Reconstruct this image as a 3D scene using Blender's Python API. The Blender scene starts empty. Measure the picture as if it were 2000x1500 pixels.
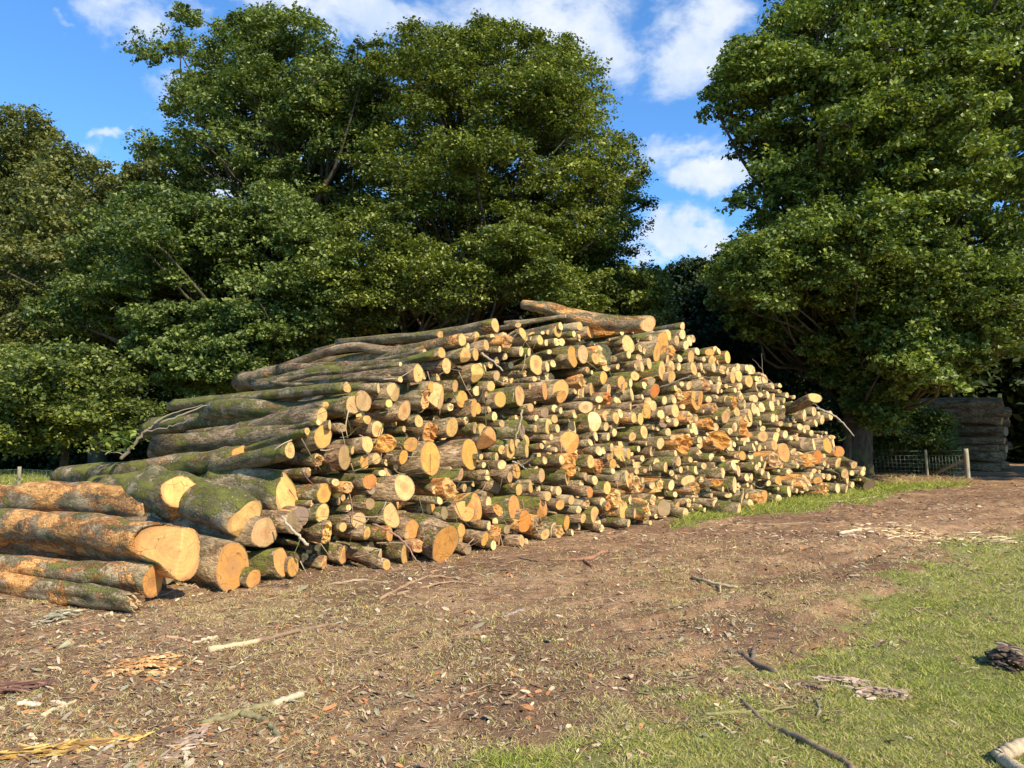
import bpy, math, random
import numpy as np
from mathutils import Vector, Matrix

# ------------------------------------------------------------------ camera
F = 1511.0                       # focal length in pixels of the 2000 px wide photograph
CAMH = 1.6
PITCH = math.atan(100.0 / F)     # horizon a little below the middle of the frame
sc = bpy.context.scene
cam_d = bpy.data.cameras.new("camera")
cam_d.sensor_width = 36.0
cam_d.lens = 36.0 * F / 2000.0
cam_d.clip_start = 0.05
cam_d.clip_end = 2000.0
cam = bpy.data.objects.new("camera", cam_d)
cam.location = (0, 0, CAMH)
cam.rotation_euler = (math.pi / 2 + PITCH, 0, 0)
sc.collection.objects.link(cam)
sc.camera = cam

# ------------------------------------------------------------------ light
SUN_AZ = math.radians(139.0)     # compass bearing of the sun, clockwise from +Y
SUN_EL = math.radians(40.0)
SUNV = Vector((math.sin(SUN_AZ) * math.cos(SUN_EL), math.cos(SUN_AZ) * math.cos(SUN_EL), math.sin(SUN_EL)))
sun_d = bpy.data.lights.new("sun", 'SUN')
sun_d.energy = 5.0
sun_d.angle = math.radians(0.53)
sun_d.color = (1.0, 0.88, 0.68)
sun = bpy.data.objects.new("sun", sun_d)
sun.rotation_euler = SUNV.to_track_quat('Z', 'Y').to_euler()
sun.location = (20, -20, 30)
sc.collection.objects.link(sun)
sc.view_settings.view_transform = 'Standard'
sc.view_settings.look = 'None'
sc.view_settings.exposure = 0.5
sc.view_settings.gamma = 1.0
sc.render.engine = 'CYCLES'
sc.cycles.max_bounces = 6
sc.cycles.diffuse_bounces = 2
sc.cycles.glossy_bounces = 2
sc.cycles.transmission_bounces = 2
sc.cycles.transparent_max_bounces = 4

CP, SP = math.cos(PITCH), math.sin(PITCH)
def ray(px, py):
    u = (px - 1000.0) / F; v = (750.0 - py) / F
    return Vector((u, CP - v * SP, SP + v * CP))
def pt(px, py, Y):               # the point seen at a photo pixel, Y metres in front
    d = ray(px, py)
    return Vector((0, 0, CAMH)) + d * (Y / d.y)
def ptz(px, py, z=0.0):          # the point seen at a photo pixel, at height z
    d = ray(px, py)
    return Vector((0, 0, CAMH)) + d * ((z - CAMH) / d.z)

# ------------------------------------------------------------------ node helper
class NT:
    def __init__(s, tree): s.t = tree; s.n = tree.nodes; s.l = tree.links
    def new(s, typ, **kw):
        nd = s.n.new(typ)
        for k, v in kw.items():
            if k.startswith('_'): setattr(nd, k[1:], v)
        return nd
    def put(s, sock, v):
        if isinstance(v, bpy.types.NodeSocket): s.l.new(v, sock)
        elif v is not None: sock.default_value = v
    def math(s, op, a, b=None, c=None, clamp=False):
        nd = s.n.new('ShaderNodeMath'); nd.operation = op; nd.use_clamp = clamp
        s.put(nd.inputs[0], a); s.put(nd.inputs[1], b)
        if c is not None: s.put(nd.inputs[2], c)
        return nd.outputs[0]
    def vmath(s, op, a, b=None):
        nd = s.n.new('ShaderNodeVectorMath'); nd.operation = op
        s.put(nd.inputs[0], a); s.put(nd.inputs[1], b)
        return nd.outputs['Value'] if op in ('LENGTH', 'DOT_PRODUCT', 'DISTANCE') else nd.outputs[0]
    def mix(s, f, a, b, mode='MIX'):
        nd = s.n.new('ShaderNodeMix'); nd.data_type = 'RGBA'; nd.blend_type = mode
        nd.clamp_factor = True
        s.put(nd.inputs[0], f); s.put(nd.inputs[6], a); s.put(nd.inputs[7], b)
        return nd.outputs[2]
    def step(s, v, lo, hi, a=0.0, b=1.0):
        nd = s.n.new('ShaderNodeMapRange'); nd.interpolation_type = 'SMOOTHSTEP'
        s.put(nd.inputs[0], v); nd.inputs[1].default_value = lo; nd.inputs[2].default_value = hi
        nd.inputs[3].default_value = a; nd.inputs[4].default_value = b
        return nd.outputs[0]
    def noise(s, vec, scale, detail=4.0, rough=0.55, dist=0.0, color=False):
        nd = s.n.new('ShaderNodeTexNoise')
        s.put(nd.inputs['Vector'], vec); s.put(nd.inputs['Scale'], scale)
        nd.inputs['Detail'].default_value = detail; nd.inputs['Roughness'].default_value = rough
        nd.inputs['Distortion'].default_value = dist
        return nd.outputs['Color'] if color else nd.outputs[0]
    def voro(s, vec, scale, feature='F1', rnd=1.0):
        nd = s.n.new('ShaderNodeTexVoronoi'); nd.feature = feature
        s.put(nd.inputs['Vector'], vec); nd.inputs['Scale'].default_value = scale
        nd.inputs['Randomness'].default_value = rnd
        return nd
    def mapping(s, vec, scale=(1, 1, 1), loc=(0, 0, 0), rot=(0, 0, 0)):
        nd = s.n.new('ShaderNodeMapping')
        s.put(nd.inputs[0], vec); nd.inputs[1].default_value = loc
        nd.inputs[2].default_value = rot; nd.inputs[3].default_value = scale
        return nd.outputs[0]
    def bump(s, h, strength=0.5, dist=0.01, normal=None):
        nd = s.n.new('ShaderNodeBump'); nd.inputs['Strength'].default_value = strength
        nd.inputs['Distance'].default_value = dist; s.put(nd.inputs['Height'], h)
        if normal is not None: s.put(nd.inputs['Normal'], normal)
        return nd.outputs[0]
    def ramp(s, f, stops):
        nd = s.n.new('ShaderNodeValToRGB'); s.put(nd.inputs[0], f)
        e = nd.color_ramp.elements
        while len(e) < len(stops): e.new(0.5)
        for k, (p, c) in enumerate(stops):
            e[k].position = p; e[k].color = (*c, 1)
        return nd.outputs[0]
    def attr(s, name, fac=True):
        nd = s.n.new('ShaderNodeAttribute'); nd.attribute_name = name
        return nd.outputs['Fac'] if fac else nd.outputs['Color']

# ------------------------------------------------------------------ sky and clouds
w = bpy.data.worlds.new("World"); sc.world = w; w.use_nodes = True
t = NT(w.node_tree); t.n.clear()
sky = t.n.new('ShaderNodeTexSky'); sky.sky_type = 'NISHITA'; sky.sun_disc = False
sky.sun_elevation = SUN_EL; sky.sun_rotation = SUN_AZ
sky.altitude = 300; sky.air_density = 1.0; sky.dust_density = 0.3; sky.ozone_density = 3.5
tc = t.n.new('ShaderNodeTexCoord').outputs['Generated']
tint = t.mix(1.0, sky.outputs[0], (0.74, 1.18, 1.50, 1), 'MULTIPLY')
wob = t.vmath('SUBTRACT', t.noise(tc, 7.0, 5.0, 0.6, color=True), (0.5, 0.5, 0.5))
sc_ = t.n.new('ShaderNodeVectorMath'); sc_.operation = 'SCALE'; t.put(sc_.inputs[0], wob); sc_.inputs[3].default_value = 0.16
dirw = t.vmath('ADD', tc, sc_.outputs[0])
CL = [  # photo pixel, half width and height in pixels, strength
 (300, 20, 170, 62, 0.95), (520, 18, 160, 60, 0.9), (740, 20, 200, 60, 0.95), (1060, 55, 230, 115, 1.0), (900, 10, 300, 70, 0.9), (1180, 90, 70, 110, 0.75), (1370, 60, 150, 110, 1.0),
 (1330, 130, 120, 60, 0.8), (1390, 345, 95, 55, 1.0), (1300, 300, 90, 60, 0.65), (1330, 490, 170, 62, 1.1), (1390, 440, 70, 35, 0.8),
 (1700, 100, 260, 160, 0.9), (1985, 60, 80, 70, 0.9), (1600, 330, 200, 100, 0.75), (1050, 560, 200, 80, 0.9),
 (212, 243, 60, 24, 0.88), (165, 275, 46, 40, 1.0), (95, 210, 34, 36, 0.8), (52, 195, 30, 36, 0.7), (8, 205, 32, 26, 1.0), (70, 250, 60, 25, 0.8),
 (215, 305, 45, 22, 0.8), (262, 232, 24, 16, 0.7), (120, 25, 60, 14, 0.6), (480, 180, 200, 90, 0.8), (400, 350, 160, 80, 0.8), (700, 300, 300, 120, 0.7), (600, 560, 350, 100, 0.8)]
tot = None
for (cx, cy, hw, hh, a) in CL:
    d = ray(cx, cy); n = d.length; c = d / n
    df = t.vmath('SUBTRACT', dirw, tuple(c))
    df = t.vmath('MULTIPLY', df, (F * n / hw, F * n / max(hw, hh), F * n / hh))
    g = t.step(t.vmath('LENGTH', df), 0.15, 1.45, a, 0.0)
    tot = g if tot is None else t.math('MAXIMUM', tot, g)
fb = t.noise(t.mapping(tc, (1, 1, 1.7)), 11.0, 9.0, 0.62, 0.25)
fb2 = t.noise(t.mapping(tc, (1, 1, 1.5), (3, 1, 7)), 34.0, 6.0, 0.6)
den = t.math('ADD', tot, t.math('MULTIPLY', t.math('SUBTRACT', fb, 0.52), 2.0))
den = t.math('ADD', den, t.math('MULTIPLY', t.math('SUBTRACT', fb2, 0.5), 0.45))
alpha = t.step(den, 0.28, 1.0, 0.0, 0.9)
shade = t.step(t.noise(tc, 16.0, 5.0, 0.6), 0.3, 0.75)
ccol = t.mix(shade, (3.9, 4.7, 5.9, 1), (5.9, 6.1, 6.4, 1))
up = t.n.new('ShaderNodeSeparateXYZ'); t.put(up.inputs[0], tc)
alpha = t.math('MULTIPLY', alpha, t.step(up.outputs[2], -0.02, 0.05))
col = t.mix(alpha, tint, ccol)
bg = t.n.new('ShaderNodeBackground'); t.put(bg.inputs[0], col); bg.inputs[1].default_value = 0.122
out = t.n.new('ShaderNodeOutputWorld'); t.l.new(bg.outputs[0], out.inputs[0])

# ------------------------------------------------------------------ generic helpers
rng = np.random.default_rng(11)
random.seed(5)
COL = sc.collection

def mesh_np(name, V, faces, smooth=True, mats=(), mat_idx=None, attrs=None):
    """faces: list of (n,k) int arrays"""
    me = bpy.data.meshes.new(name)
    V = np.ascontiguousarray(V, dtype=np.float32)
    me.vertices.add(len(V)); me.vertices.foreach_set("co", V.ravel())
    tot_l = sum(f.size for f in faces); nf = sum(len(f) for f in faces)
    me.loops.add(tot_l); me.polygons.add(nf)
    me.loops.foreach_set("vertex_index", np.concatenate([f.ravel() for f in faces]).astype(np.int32))
    cnt = np.concatenate([np.full(len(f), f.shape[1]) for f in faces]).astype(np.int32)
    st = np.concatenate([[0], np.cumsum(cnt)[:-1]]).astype(np.int32)
    me.polygons.foreach_set("loop_start", st)
    me.polygons.foreach_set("loop_total", cnt)
    me.polygons.foreach_set("use_smooth", np.full(nf, bool(smooth)))
    for m in mats: me.materials.append(m)
    if mat_idx is not None: me.polygons.foreach_set("material_index", mat_idx.astype(np.int32))
    for k, (arr, typ) in (attrs or {}).items():
        at = me.attributes.new(k, typ, 'POINT')
        if typ == 'FLOAT': at.data.foreach_set("value", np.ascontiguousarray(arr, np.float32))
        else: at.data.foreach_set("color", np.ascontiguousarray(arr, np.float32).ravel())
    me.update(calc_edges=True)
    return me

def link(name, me, parent=None):
    o = bpy.data.objects.new(name, me); COL.objects.link(o)
    if parent is not None: o.parent = parent
    return o
def tag(o, label=None, cat=None, group=None, kind=None):
    if label: o['label'] = label
    if cat: o['category'] = cat
    if group: o['group'] = group
    if kind: o['kind'] = kind
    return o

def hash2(ix, iy, seed):
    h = (ix.astype(np.int64) * 374761393 + iy.astype(np.int64) * 668265263 + seed * 982451653) & 0xffffffff
    h = ((h ^ (h >> 13)) * 1274126177) & 0xffffffff
    return ((h ^ (h >> 16)) & 0xffff) / 65535.0
def vnoise(x, y, seed=0):
    ix = np.floor(x); iy = np.floor(y); fx = x - ix; fy = y - iy
    fx = fx * fx * (3 - 2 * fx); fy = fy * fy * (3 - 2 * fy)
    a = hash2(ix, iy, seed); b = hash2(ix + 1, iy, seed); c = hash2(ix, iy + 1, seed); d = hash2(ix + 1, iy + 1, seed)
    return (a * (1 - fx) + b * fx) * (1 - fy) + (c * (1 - fx) + d * fx) * fy
def fbm(x, y, seed=0, o=4):
    s = 0; a = 0.5; n = 0
    for k in range(o):
        s = s + a * vnoise(x * 2 ** k, y * 2 ** k, seed + k * 17); n += a; a *= 0.55
    return s / n
def sstep(x, a, b):
    t_ = np.clip((x - a) / (b - a), 0, 1); return t_ * t_ * (3 - 2 * t_)
def in_poly(P, x, y):
    r = np.zeros(np.shape(x), bool); n = len(P)
    for i in range(n):
        x0, y0 = P[i]; x1, y1 = P[(i + 1) % n]
        c = ((y0 > y) != (y1 > y)) & (x < (x1 - x0) * (y - y0) / (y1 - y0 + 1e-12) + x0)
        r ^= c
    return r
def edge_dist(P, x, y):
    d = np.full(np.shape(x), 1e9); n = len(P)
    for i in range(n):
        a = np.array(P[i], float); b = np.array(P[(i + 1) % n], float); ab = b - a
        tt = np.clip(((x - a[0]) * ab[0] + (y - a[1]) * ab[1]) / (ab @ ab), 0, 1)
        d = np.minimum(d, np.hypot(x - a[0] - tt * ab[0], y - a[1] - tt * ab[1]))
    return d
def smooth_path(P, n):
    """Catmull-Rom through points P (k x m) resampled to n"""
    P = np.asarray(P, float)
    if len(P) == 2: return P[0] + np.linspace(0, 1, n)[:, None] * (P[1] - P[0])
    Q = np.vstack([2 * P[0] - P[1], P, 2 * P[-1] - P[-2]])
    u = np.linspace(0, len(P) - 1 - 1e-9, n); i = u.astype(int); f = (u - i)[:, None]
    a, b, c, d = Q[i], Q[i + 1], Q[i + 2], Q[i + 3]
    return 0.5 * (2 * b + (c - a) * f + (2 * a - 5 * b + 4 * c - d) * f ** 2 + (3 * b - 3 * c + d - a) * f ** 3)
def frames(C):
    T = np.gradient(C, axis=0); T /= np.linalg.norm(T, axis=1)[:, None] + 1e-12
    up = np.array([0, 0, 1.0]) if abs(T[0][2]) < 0.9 else np.array([1.0, 0, 0])
    U = np.cross(np.broadcast_to(up, T.shape), T); U /= np.linalg.norm(U, axis=1)[:, None] + 1e-12
    W = np.cross(T, U)
    return T, U, W
def tube(C, R, seg=8, cap=True, wob=0.0):
    """verts, quad faces of a tube along C with radii R"""
    C = np.asarray(C, float); R = np.asarray(R, float); n = len(C)
    T, U, W = frames(C)
    th = np.linspace(0, 2 * np.pi, seg, endpoint=False)
    rr = R[:, None] * (1 + wob * (rng.random((n, seg)) - 0.5))
    V = C[:, None, :] + rr[..., None] * (np.cos(th)[None, :, None] * U[:, None, :] + np.sin(th)[None, :, None] * W[:, None, :])
    V = V.reshape(-1, 3)
    i = np.arange(n - 1)[:, None] * seg; j = np.arange(seg)[None, :]; j2 = (j + 1) % seg
    Q = np.stack([i + j, i + j2, i + seg + j2, i + seg + j], -1).reshape(-1, 4)
    if cap:
        k = len(V); V = np.vstack([V, C[0:1], C[-1:]])
        jj = np.arange(seg); j3 = (jj + 1) % seg
        c0 = np.stack([jj, np.full(seg, k), np.full(seg, k), j3], -1)
        Tr0 = np.stack([np.full(seg, k), j3, jj], -1); o_ = (n - 1) * seg
        Tr1 = np.stack([np.full(seg, k + 1), o_ + jj, o_ + j3], -1)
        return V, Q, np.vstack([Tr0, Tr1])
    return V, Q, np.zeros((0, 3), int)
class Acc:
    """collects pieces of one mesh"""
    def __init__(s): s.V = []; s.Q = []; s.T = []; s.n = 0; s.A = {}; s.mq = []; s.mt = []
    def add(s, V, Q=None, T=None, mat=0, **at):
        V = np.asarray(V, float); s.V.append(V)
        if Q is not None and len(Q): s.Q.append(Q + s.n); s.mq.append(np.full(len(Q), mat))
        if T is not None and len(T): s.T.append(T + s.n); s.mt.append(np.full(len(T), mat))
        for k, v in at.items():
            v = np.asarray(v, float)
            s.A.setdefault(k, []).append(np.broadcast_to(v, (len(V),) + v.shape[-1:]) if v.ndim and v.shape[0] != len(V) else (v if v.ndim else np.full(len(V), float(v))))
        s.n += len(V)
    def tube(s, C, R, seg=8, wob=0.0, mat=0, cap=True, **at):
        V, Q, T = tube(C, R, seg, cap, wob); s.add(V, Q, T, mat, **at)
    def mesh(s, name, mats, smooth=True, offset=None):
        V = np.vstack(s.V)
        if offset is not None: V = V - np.asarray(offset, float)
        fs = []; mi = []
        if s.Q: fs.append(np.vstack(s.Q)); mi.append(np.concatenate(s.mq))
        if s.T: fs.append(np.vstack(s.T)); mi.append(np.concatenate(s.mt))
        at = {}
        for k, v in s.A.items():
            a = np.concatenate(v) if v[0].ndim == 1 else np.vstack(v)
            at[k] = (a, 'FLOAT' if a.ndim == 1 else 'FLOAT_COLOR')
        return mesh_np(name, V, fs, smooth, mats, np.concatenate(mi), at)
def empty(name, loc):
    o = bpy.data.objects.new(name, None); o.location = loc; COL.objects.link(o); return o

# ------------------------------------------------------------------ materials
def new_mat(name):
    m = bpy.data.materials.new(name); m.use_nodes = True
    t = NT(m.node_tree); t.n.clear()
    o = t.n.new('ShaderNodeOutputMaterial')
    b = t.n.new('ShaderNodeBsdfPrincipled'); t.l.new(b.outputs[0], o.inputs[0])
    b.inputs['Specular IOR Level'].default_value = 0.25
    return m, t, b, o

def bark_material():
    # object colour: R moss, G stripped bark, B brownness, alpha: coarse ridges
    m, t, b, o = new_mat("bark")
    tcn = t.n.new('ShaderNodeTexCoord'); oc = tcn.outputs['Object']
    inf = t.n.new('ShaderNodeObjectInfo')
    sep = t.n.new('ShaderNodeSeparateColor'); t.put(sep.inputs[0], inf.outputs['Color'])
    moss_p, peel_p, brown_p = sep.outputs[0], sep.outputs[1], sep.outputs[2]
    rnd = inf.outputs['Random']
    rv = t.n.new('ShaderNodeVectorMath'); rv.operation = 'SCALE'; rv.inputs[0].default_value = (37.0, 53.0, 29.0); t.put(rv.inputs[3], rnd)
    p = t.vmath('ADD', oc, rv.outputs[0])
    pl = t.mapping(p, (0.45, 1, 1))            # stretched along the log
    pr = t.mapping(p, (0.16, 1, 1))
    n1 = t.noise(pl, 5.0, 6.0, 0.6); n2 = t.noise(pl, 26.0, 5.0, 0.62); n3 = t.noise(pr, 55.0, 4.0, 0.6)
    v1 = t.voro(pl, 30.0, 'DISTANCE_TO_EDGE').outputs[0]
    grey = t.ramp(n1, [(0.3, (0.12, 0.080, 0.040)), (0.45, (0.29, 0.205, 0.108)), (0.60, (0.52, 0.395, 0.22)), (0.76, (0.30, 0.24, 0.11))])
    brown = t.ramp(n1, [(0.28, (0.10, 0.053, 0.027)), (0.45, (0.28, 0.160, 0.082)), (0.60, (0.50, 0.33, 0.18)), (0.78, (0.38, 0.18, 0.085))])
    base = t.mix(brown_p, grey, brown)
    fine = t.math('MULTIPLY_ADD', n2, 1.5, 0.28)
    fc = t.n.new('ShaderNodeCombineColor'); [t.put(fc.inputs[k], fine) for k in range(3)]
    base = t.mix(1.0, base, fc.outputs[0], 'MULTIPLY')
    ridge = t.math('MULTIPLY', t.step(n3, 0.40, 0.55, 1.0, 0.0), t.math('MULTIPLY_ADD', brown_p, 0.75, 0.1))
    base = t.mix(ridge, base, (0.055, 0.033, 0.02, 1))
    # lichen spots
    lich = t.math('MULTIPLY', t.step(t.noise(p, 34.0, 4.0, 0.7), 0.63, 0.70), 0.75)
    base = t.mix(lich, base, (0.50, 0.50, 0.38, 1))
    # green algae
    al = t.step(t.noise(pl, 3.3, 4.0, 0.6), 0.42, 0.62, 0.0, 0.65)
    base = t.mix(t.math('MULTIPLY', al, moss_p), base, (0.15, 0.16, 0.075, 1))
    # moss cushions
    geo = t.n.new('ShaderNodeNewGeometry')
    sx = t.n.new('ShaderNodeSeparateXYZ'); t.put(sx.inputs[0], geo.outputs['Normal'])
    mn = t.noise(pl, 4.6, 6.0, 0.66, 0.4)
    mf = t.noise(p, 110.0, 3.0, 0.7); mk = t.noise(p, 30.0, 4.0, 0.7)
    mm = t.math('ADD', t.math('ADD', mn, t.math('MULTIPLY', sx.outputs[2], 0.05)), t.math('MULTIPLY_ADD', moss_p, 0.20, t.math('MULTIPLY', t.math('SUBTRACT', mk, 0.5), 0.45)))
    moss = t.step(mm, 0.63, 0.77, 0.0, 0.9)
    mcol = t.ramp(t.math('MULTIPLY_ADD', mn, 0.5, t.math('MULTIPLY', mf, 0.5)), [(0.35, (0.070, 0.074, 0.014)), (0.52, (0.19, 0.195, 0.028)), (0.66, (0.38, 0.37, 0.065))])
    base = t.mix(moss, base, mcol)
    # bark torn off: fresh wood and orange inner bark
    pn = t.noise(t.mapping(p, (0.42, 1, 1), (5, 9, 2)), 2.9, 8.0, 0.68, 1.3)
    pv = t.math('MULTIPLY_ADD', peel_p, 0.235, t.math('MULTIPLY_ADD', t.math('SUBTRACT', mk, 0.5), 0.28, pn))
    peel = t.step(pv, 0.735, 0.748)
    rim = t.step(pv, 0.715, 0.735)
    grain = t.noise(t.mapping(p, (0.12, 1, 1)), 45.0, 4.0, 0.6)
    pcol = t.ramp(t.math('MULTIPLY_ADD', grain, 0.6, t.math('MULTIPLY', pn, 0.45)), [(0.40, (0.40, 0.13, 0.035)), (0.52, (0.70, 0.31, 0.085)), (0.66, (0.80, 0.47, 0.17)), (0.85, (0.85, 0.64, 0.32))])
    base = t.mix(rim, base, (0.30, 0.10, 0.035, 1))
    base = t.mix(peel, base, pcol)
    sm = t.step(t.noise(p, 16.0, 4.0, 0.6), 0.69, 0.705)
    base = t.mix(t.math('MULTIPLY', sm, t.step(peel_p, 0.05, 0.3, 0.35, 1.0)), base, (0.80, 0.60, 0.30, 1))
    t.put(b.inputs['Base Color'], base)
    b.inputs['Roughness'].default_value = 0.9
    h = t.math('ADD', t.math('MULTIPLY', n2, 0.6), t.math('MULTIPLY', t.step(v1, 0.0, 0.12), 0.15))
    h = t.math('ADD', h, t.math('MULTIPLY', t.math('MULTIPLY', n3, brown_p), 0.8))
    h = t.math('ADD', h, t.math('MULTIPLY', moss, t.math('MULTIPLY_ADD', mf, 1.2, 0.5)))
    h = t.math('SUBTRACT', h, t.math('MULTIPLY', peel, 0.5))
    t.put(b.inputs['Normal'], t.bump(h, 1.0, 0.028))
    return m
M_BARK = bark_material()

def end_material():
    # object colour = wood colour, alpha = radius
    m, t, b, o = new_mat("sawn_wood")
    oc = t.n.new('ShaderNodeTexCoord').outputs['Object']
    inf = t.n.new('ShaderNodeObjectInfo')
    rv = t.n.new('ShaderNodeVectorMath'); rv.operation = 'SCALE'; rv.inputs[0].default_value = (31.0, 47.0, 23.0); t.put(rv.inputs[3], inf.outputs['Random'])
    q = t.vmath('ADD', oc, rv.outputs[0])
    flat = t.mapping(oc, (0.0, 1.05, 0.95))
    ns = t.n.new('ShaderNodeVectorMath'); ns.operation = 'SCALE'
    t.put(ns.inputs[0], t.vmath('SUBTRACT', t.noise(q, 6.0, 3.0, 0.5, color=True), (0.5, 0.5, 0.5))); ns.inputs[3].default_value = 0.06
    dist = t.vmath('LENGTH', t.vmath('ADD', flat, ns.outputs[0]))
    rad = t.math('DIVIDE', dist, inf.outputs['Alpha'])
    rings = t.math('SINE', t.math('MULTIPLY', dist, 520.0))
    r2 = t.math('SINE', t.math('MULTIPLY', dist, 170.0))
    rr = t.math('MULTIPLY_ADD', rings, 0.055, t.math('MULTIPLY_ADD', r2, 0.05, 0.93))
    saw = t.noise(t.mapping(q, (1, 0.12, 2.2), rot=(0.5, 0, 0)), 60.0, 3.0, 0.6)
    blot = t.noise(q, 9.0, 5.0, 0.6)
    k = t.math('MULTIPLY', rr, t.math('MULTIPLY_ADD', saw, 0.35, 0.84))
    k = t.math('MULTIPLY', k, t.math('MULTIPLY_ADD', blot, 0.9, 0.56))
    kc = t.n.new('ShaderNodeCombineColor'); [t.put(kc.inputs[i], k) for i in range(3)]
    base = t.mix(1.0, inf.outputs['Color'], kc.outputs[0], 'MULTIPLY')
    # darker heartwood in some logs, dark rim under the bark, drying cracks, dirt smears
    heart = t.math('MULTIPLY', t.step(rad, 0.25, 0.55, 1.0, 0.0), t.step(t.math('FRACT', t.math('MULTIPLY', inf.outputs['Random'], 7.3)), 0.45, 0.6, 0.0, 0.65))
    base = t.mix(heart, base, (0.42, 0.20, 0.075, 1))
    core = t.step(rad, 0.03, 0.10, 0.6, 0.0)
    base = t.mix(core, base, (0.25, 0.12, 0.05, 1))
    rimk = t.step(rad, 0.84, 1.0, 0.0, 0.7)
    base = t.mix(rimk, base, (0.44, 0.22, 0.08, 1))
    crk = t.voro(t.mapping(q, (0.2, 1, 1)), 7.0, 'DISTANCE_TO_EDGE').outputs[0]
    ck = t.math('MULTIPLY', t.step(crk, 0.004, 0.014, 1.0, 0.0), t.step(t.noise(q, 4.0, 2.0), 0.5, 0.58))
    base = t.mix(t.math('MULTIPLY', ck, 0.75), base, (0.10, 0.05, 0.025, 1))
    dirt = t.math('MULTIPLY', t.step(t.noise(q, 13.0, 6.0, 0.7), 0.56, 0.70), 0.6)
    base = t.mix(dirt, base, (0.30, 0.19, 0.10, 1))
    t.put(b.inputs['Base Color'], base)
    b.inputs['Roughness'].default_value = 0.75
    hh = t.math('ADD', t.math('MULTIPLY', saw, 0.7), t.math('MULTIPLY', blot, 0.5))
    hh = t.math('SUBTRACT', hh, t.math('MULTIPLY', ck, 1.2))
    t.put(b.inputs['Normal'], t.bump(hh, 0.55, 0.006))
    return m
M_END = end_material()

def attr_material(name, rough=0.9, noise_amt=0.5, scale=40.0, bumpd=0.004, stretch=(1, 1, 1)):
    m, t, b, o = new_mat(name)
    c = t.attr("Col", False)
    oc = t.n.new('ShaderNodeTexCoord').outputs['Object']
    n = t.noise(t.mapping(oc, stretch), scale, 5.0, 0.65)
    k = t.math('MULTIPLY_ADD', n, noise_amt * 2, 1 - noise_amt)
    kc = t.n.new('ShaderNodeCombineColor'); [t.put(kc.inputs[i], k) for i in range(3)]
    t.put(b.inputs['Base Color'], t.mix(1.0, c, kc.outputs[0], 'MULTIPLY'))
    b.inputs['Roughness'].default_value = rough
    t.put(b.inputs['Normal'], t.bump(n, 0.7, bumpd))
    return m
M_LITTER = attr_material("litter", 0.9, 0.35, 60.0)
M_STICK = attr_material("stick_bark", 0.9, 0.6, 70.0, 0.004)
M_POST = attr_material("weathered_timber", 0.9, 0.5, 40.0, 0.004, (1, 1, 0.15))

def leaf_material(name, c0, c1, c2, rough=0.45, trans=0.24, spec=0.35):
    m, t, b, o = new_mat(name)
    r = t.attr("rnd"); r2 = t.attr("tone")
    col = t.ramp(t.math('MULTIPLY_ADD', r, 0.55, t.math('MULTIPLY', r2, 0.45)), [(0.15, c0), (0.5, c1), (0.88, c2)])
    t.put(b.inputs['Base Color'], col)
    b.inputs['Roughness'].default_value = rough
    b.inputs['Specular IOR Level'].default_value = spec
    tr = t.n.new('ShaderNodeBsdfTranslucent'); t.put(tr.inputs[0], t.mix(1.0, col, (1.5, 1.6, 0.5, 1), 'MULTIPLY'))
    mx = t.n.new('ShaderNodeMixShader'); mx.inputs[0].default_value = trans
    t.l.new(b.outputs[0], mx.inputs[1]); t.l.new(tr.outputs[0], mx.inputs[2]); t.l.new(mx.outputs[0], o.inputs[0])
    return m
L_OAK = leaf_material("oak_leaf", (0.034, 0.056, 0.014), (0.108, 0.148, 0.030), (0.28, 0.325, 0.080))
L_MAPLE = leaf_material("maple_leaf", (0.036, 0.060, 0.013), (0.125, 0.170, 0.030), (0.34, 0.39, 0.080))
L_BEECH = leaf_material("beech_leaf", (0.036, 0.056, 0.012), (0.125, 0.155, 0.028), (0.34, 0.365, 0.070))
L_BROWN = leaf_material("autumn_leaf", (0.050, 0.064, 0.020), (0.130, 0.145, 0.038), (0.28, 0.265, 0.075))
L_DARK = leaf_material("shade_leaf", (0.015, 0.028, 0.010), (0.030, 0.050, 0.014), (0.05, 0.078, 0.020), 0.6, 0.12, 0.2)  # darker copy of the leaf, the wood's shade put into its colour

def tree_bark():
    m, t, b, o = new_mat("tree_bark")
    oc = t.n.new('ShaderNodeTexCoord').outputs['Object']
    n = t.noise(t.mapping(oc, (1, 1, 0.3)), 7.0, 6.0, 0.65)
    n2 = t.noise(t.mapping(oc, (1, 1, 0.2)), 40.0, 4.0, 0.6)
    c = t.ramp(n, [(0.3, (0.040, 0.030, 0.020)), (0.5, (0.085, 0.066, 0.043)), (0.7, (0.16, 0.125, 0.085))])
    c = t.mix(t.step(t.noise(oc, 2.0, 4.0), 0.5, 0.62, 0, 0.6), c, (0.12, 0.14, 0.05, 1))
    t.put(b.inputs['Base Color'], c); b.inputs['Roughness'].default_value = 0.9
    t.put(b.inputs['Normal'], t.bump(n2, 0.8, 0.03))
    return m
M_TREE = tree_bark()
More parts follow.
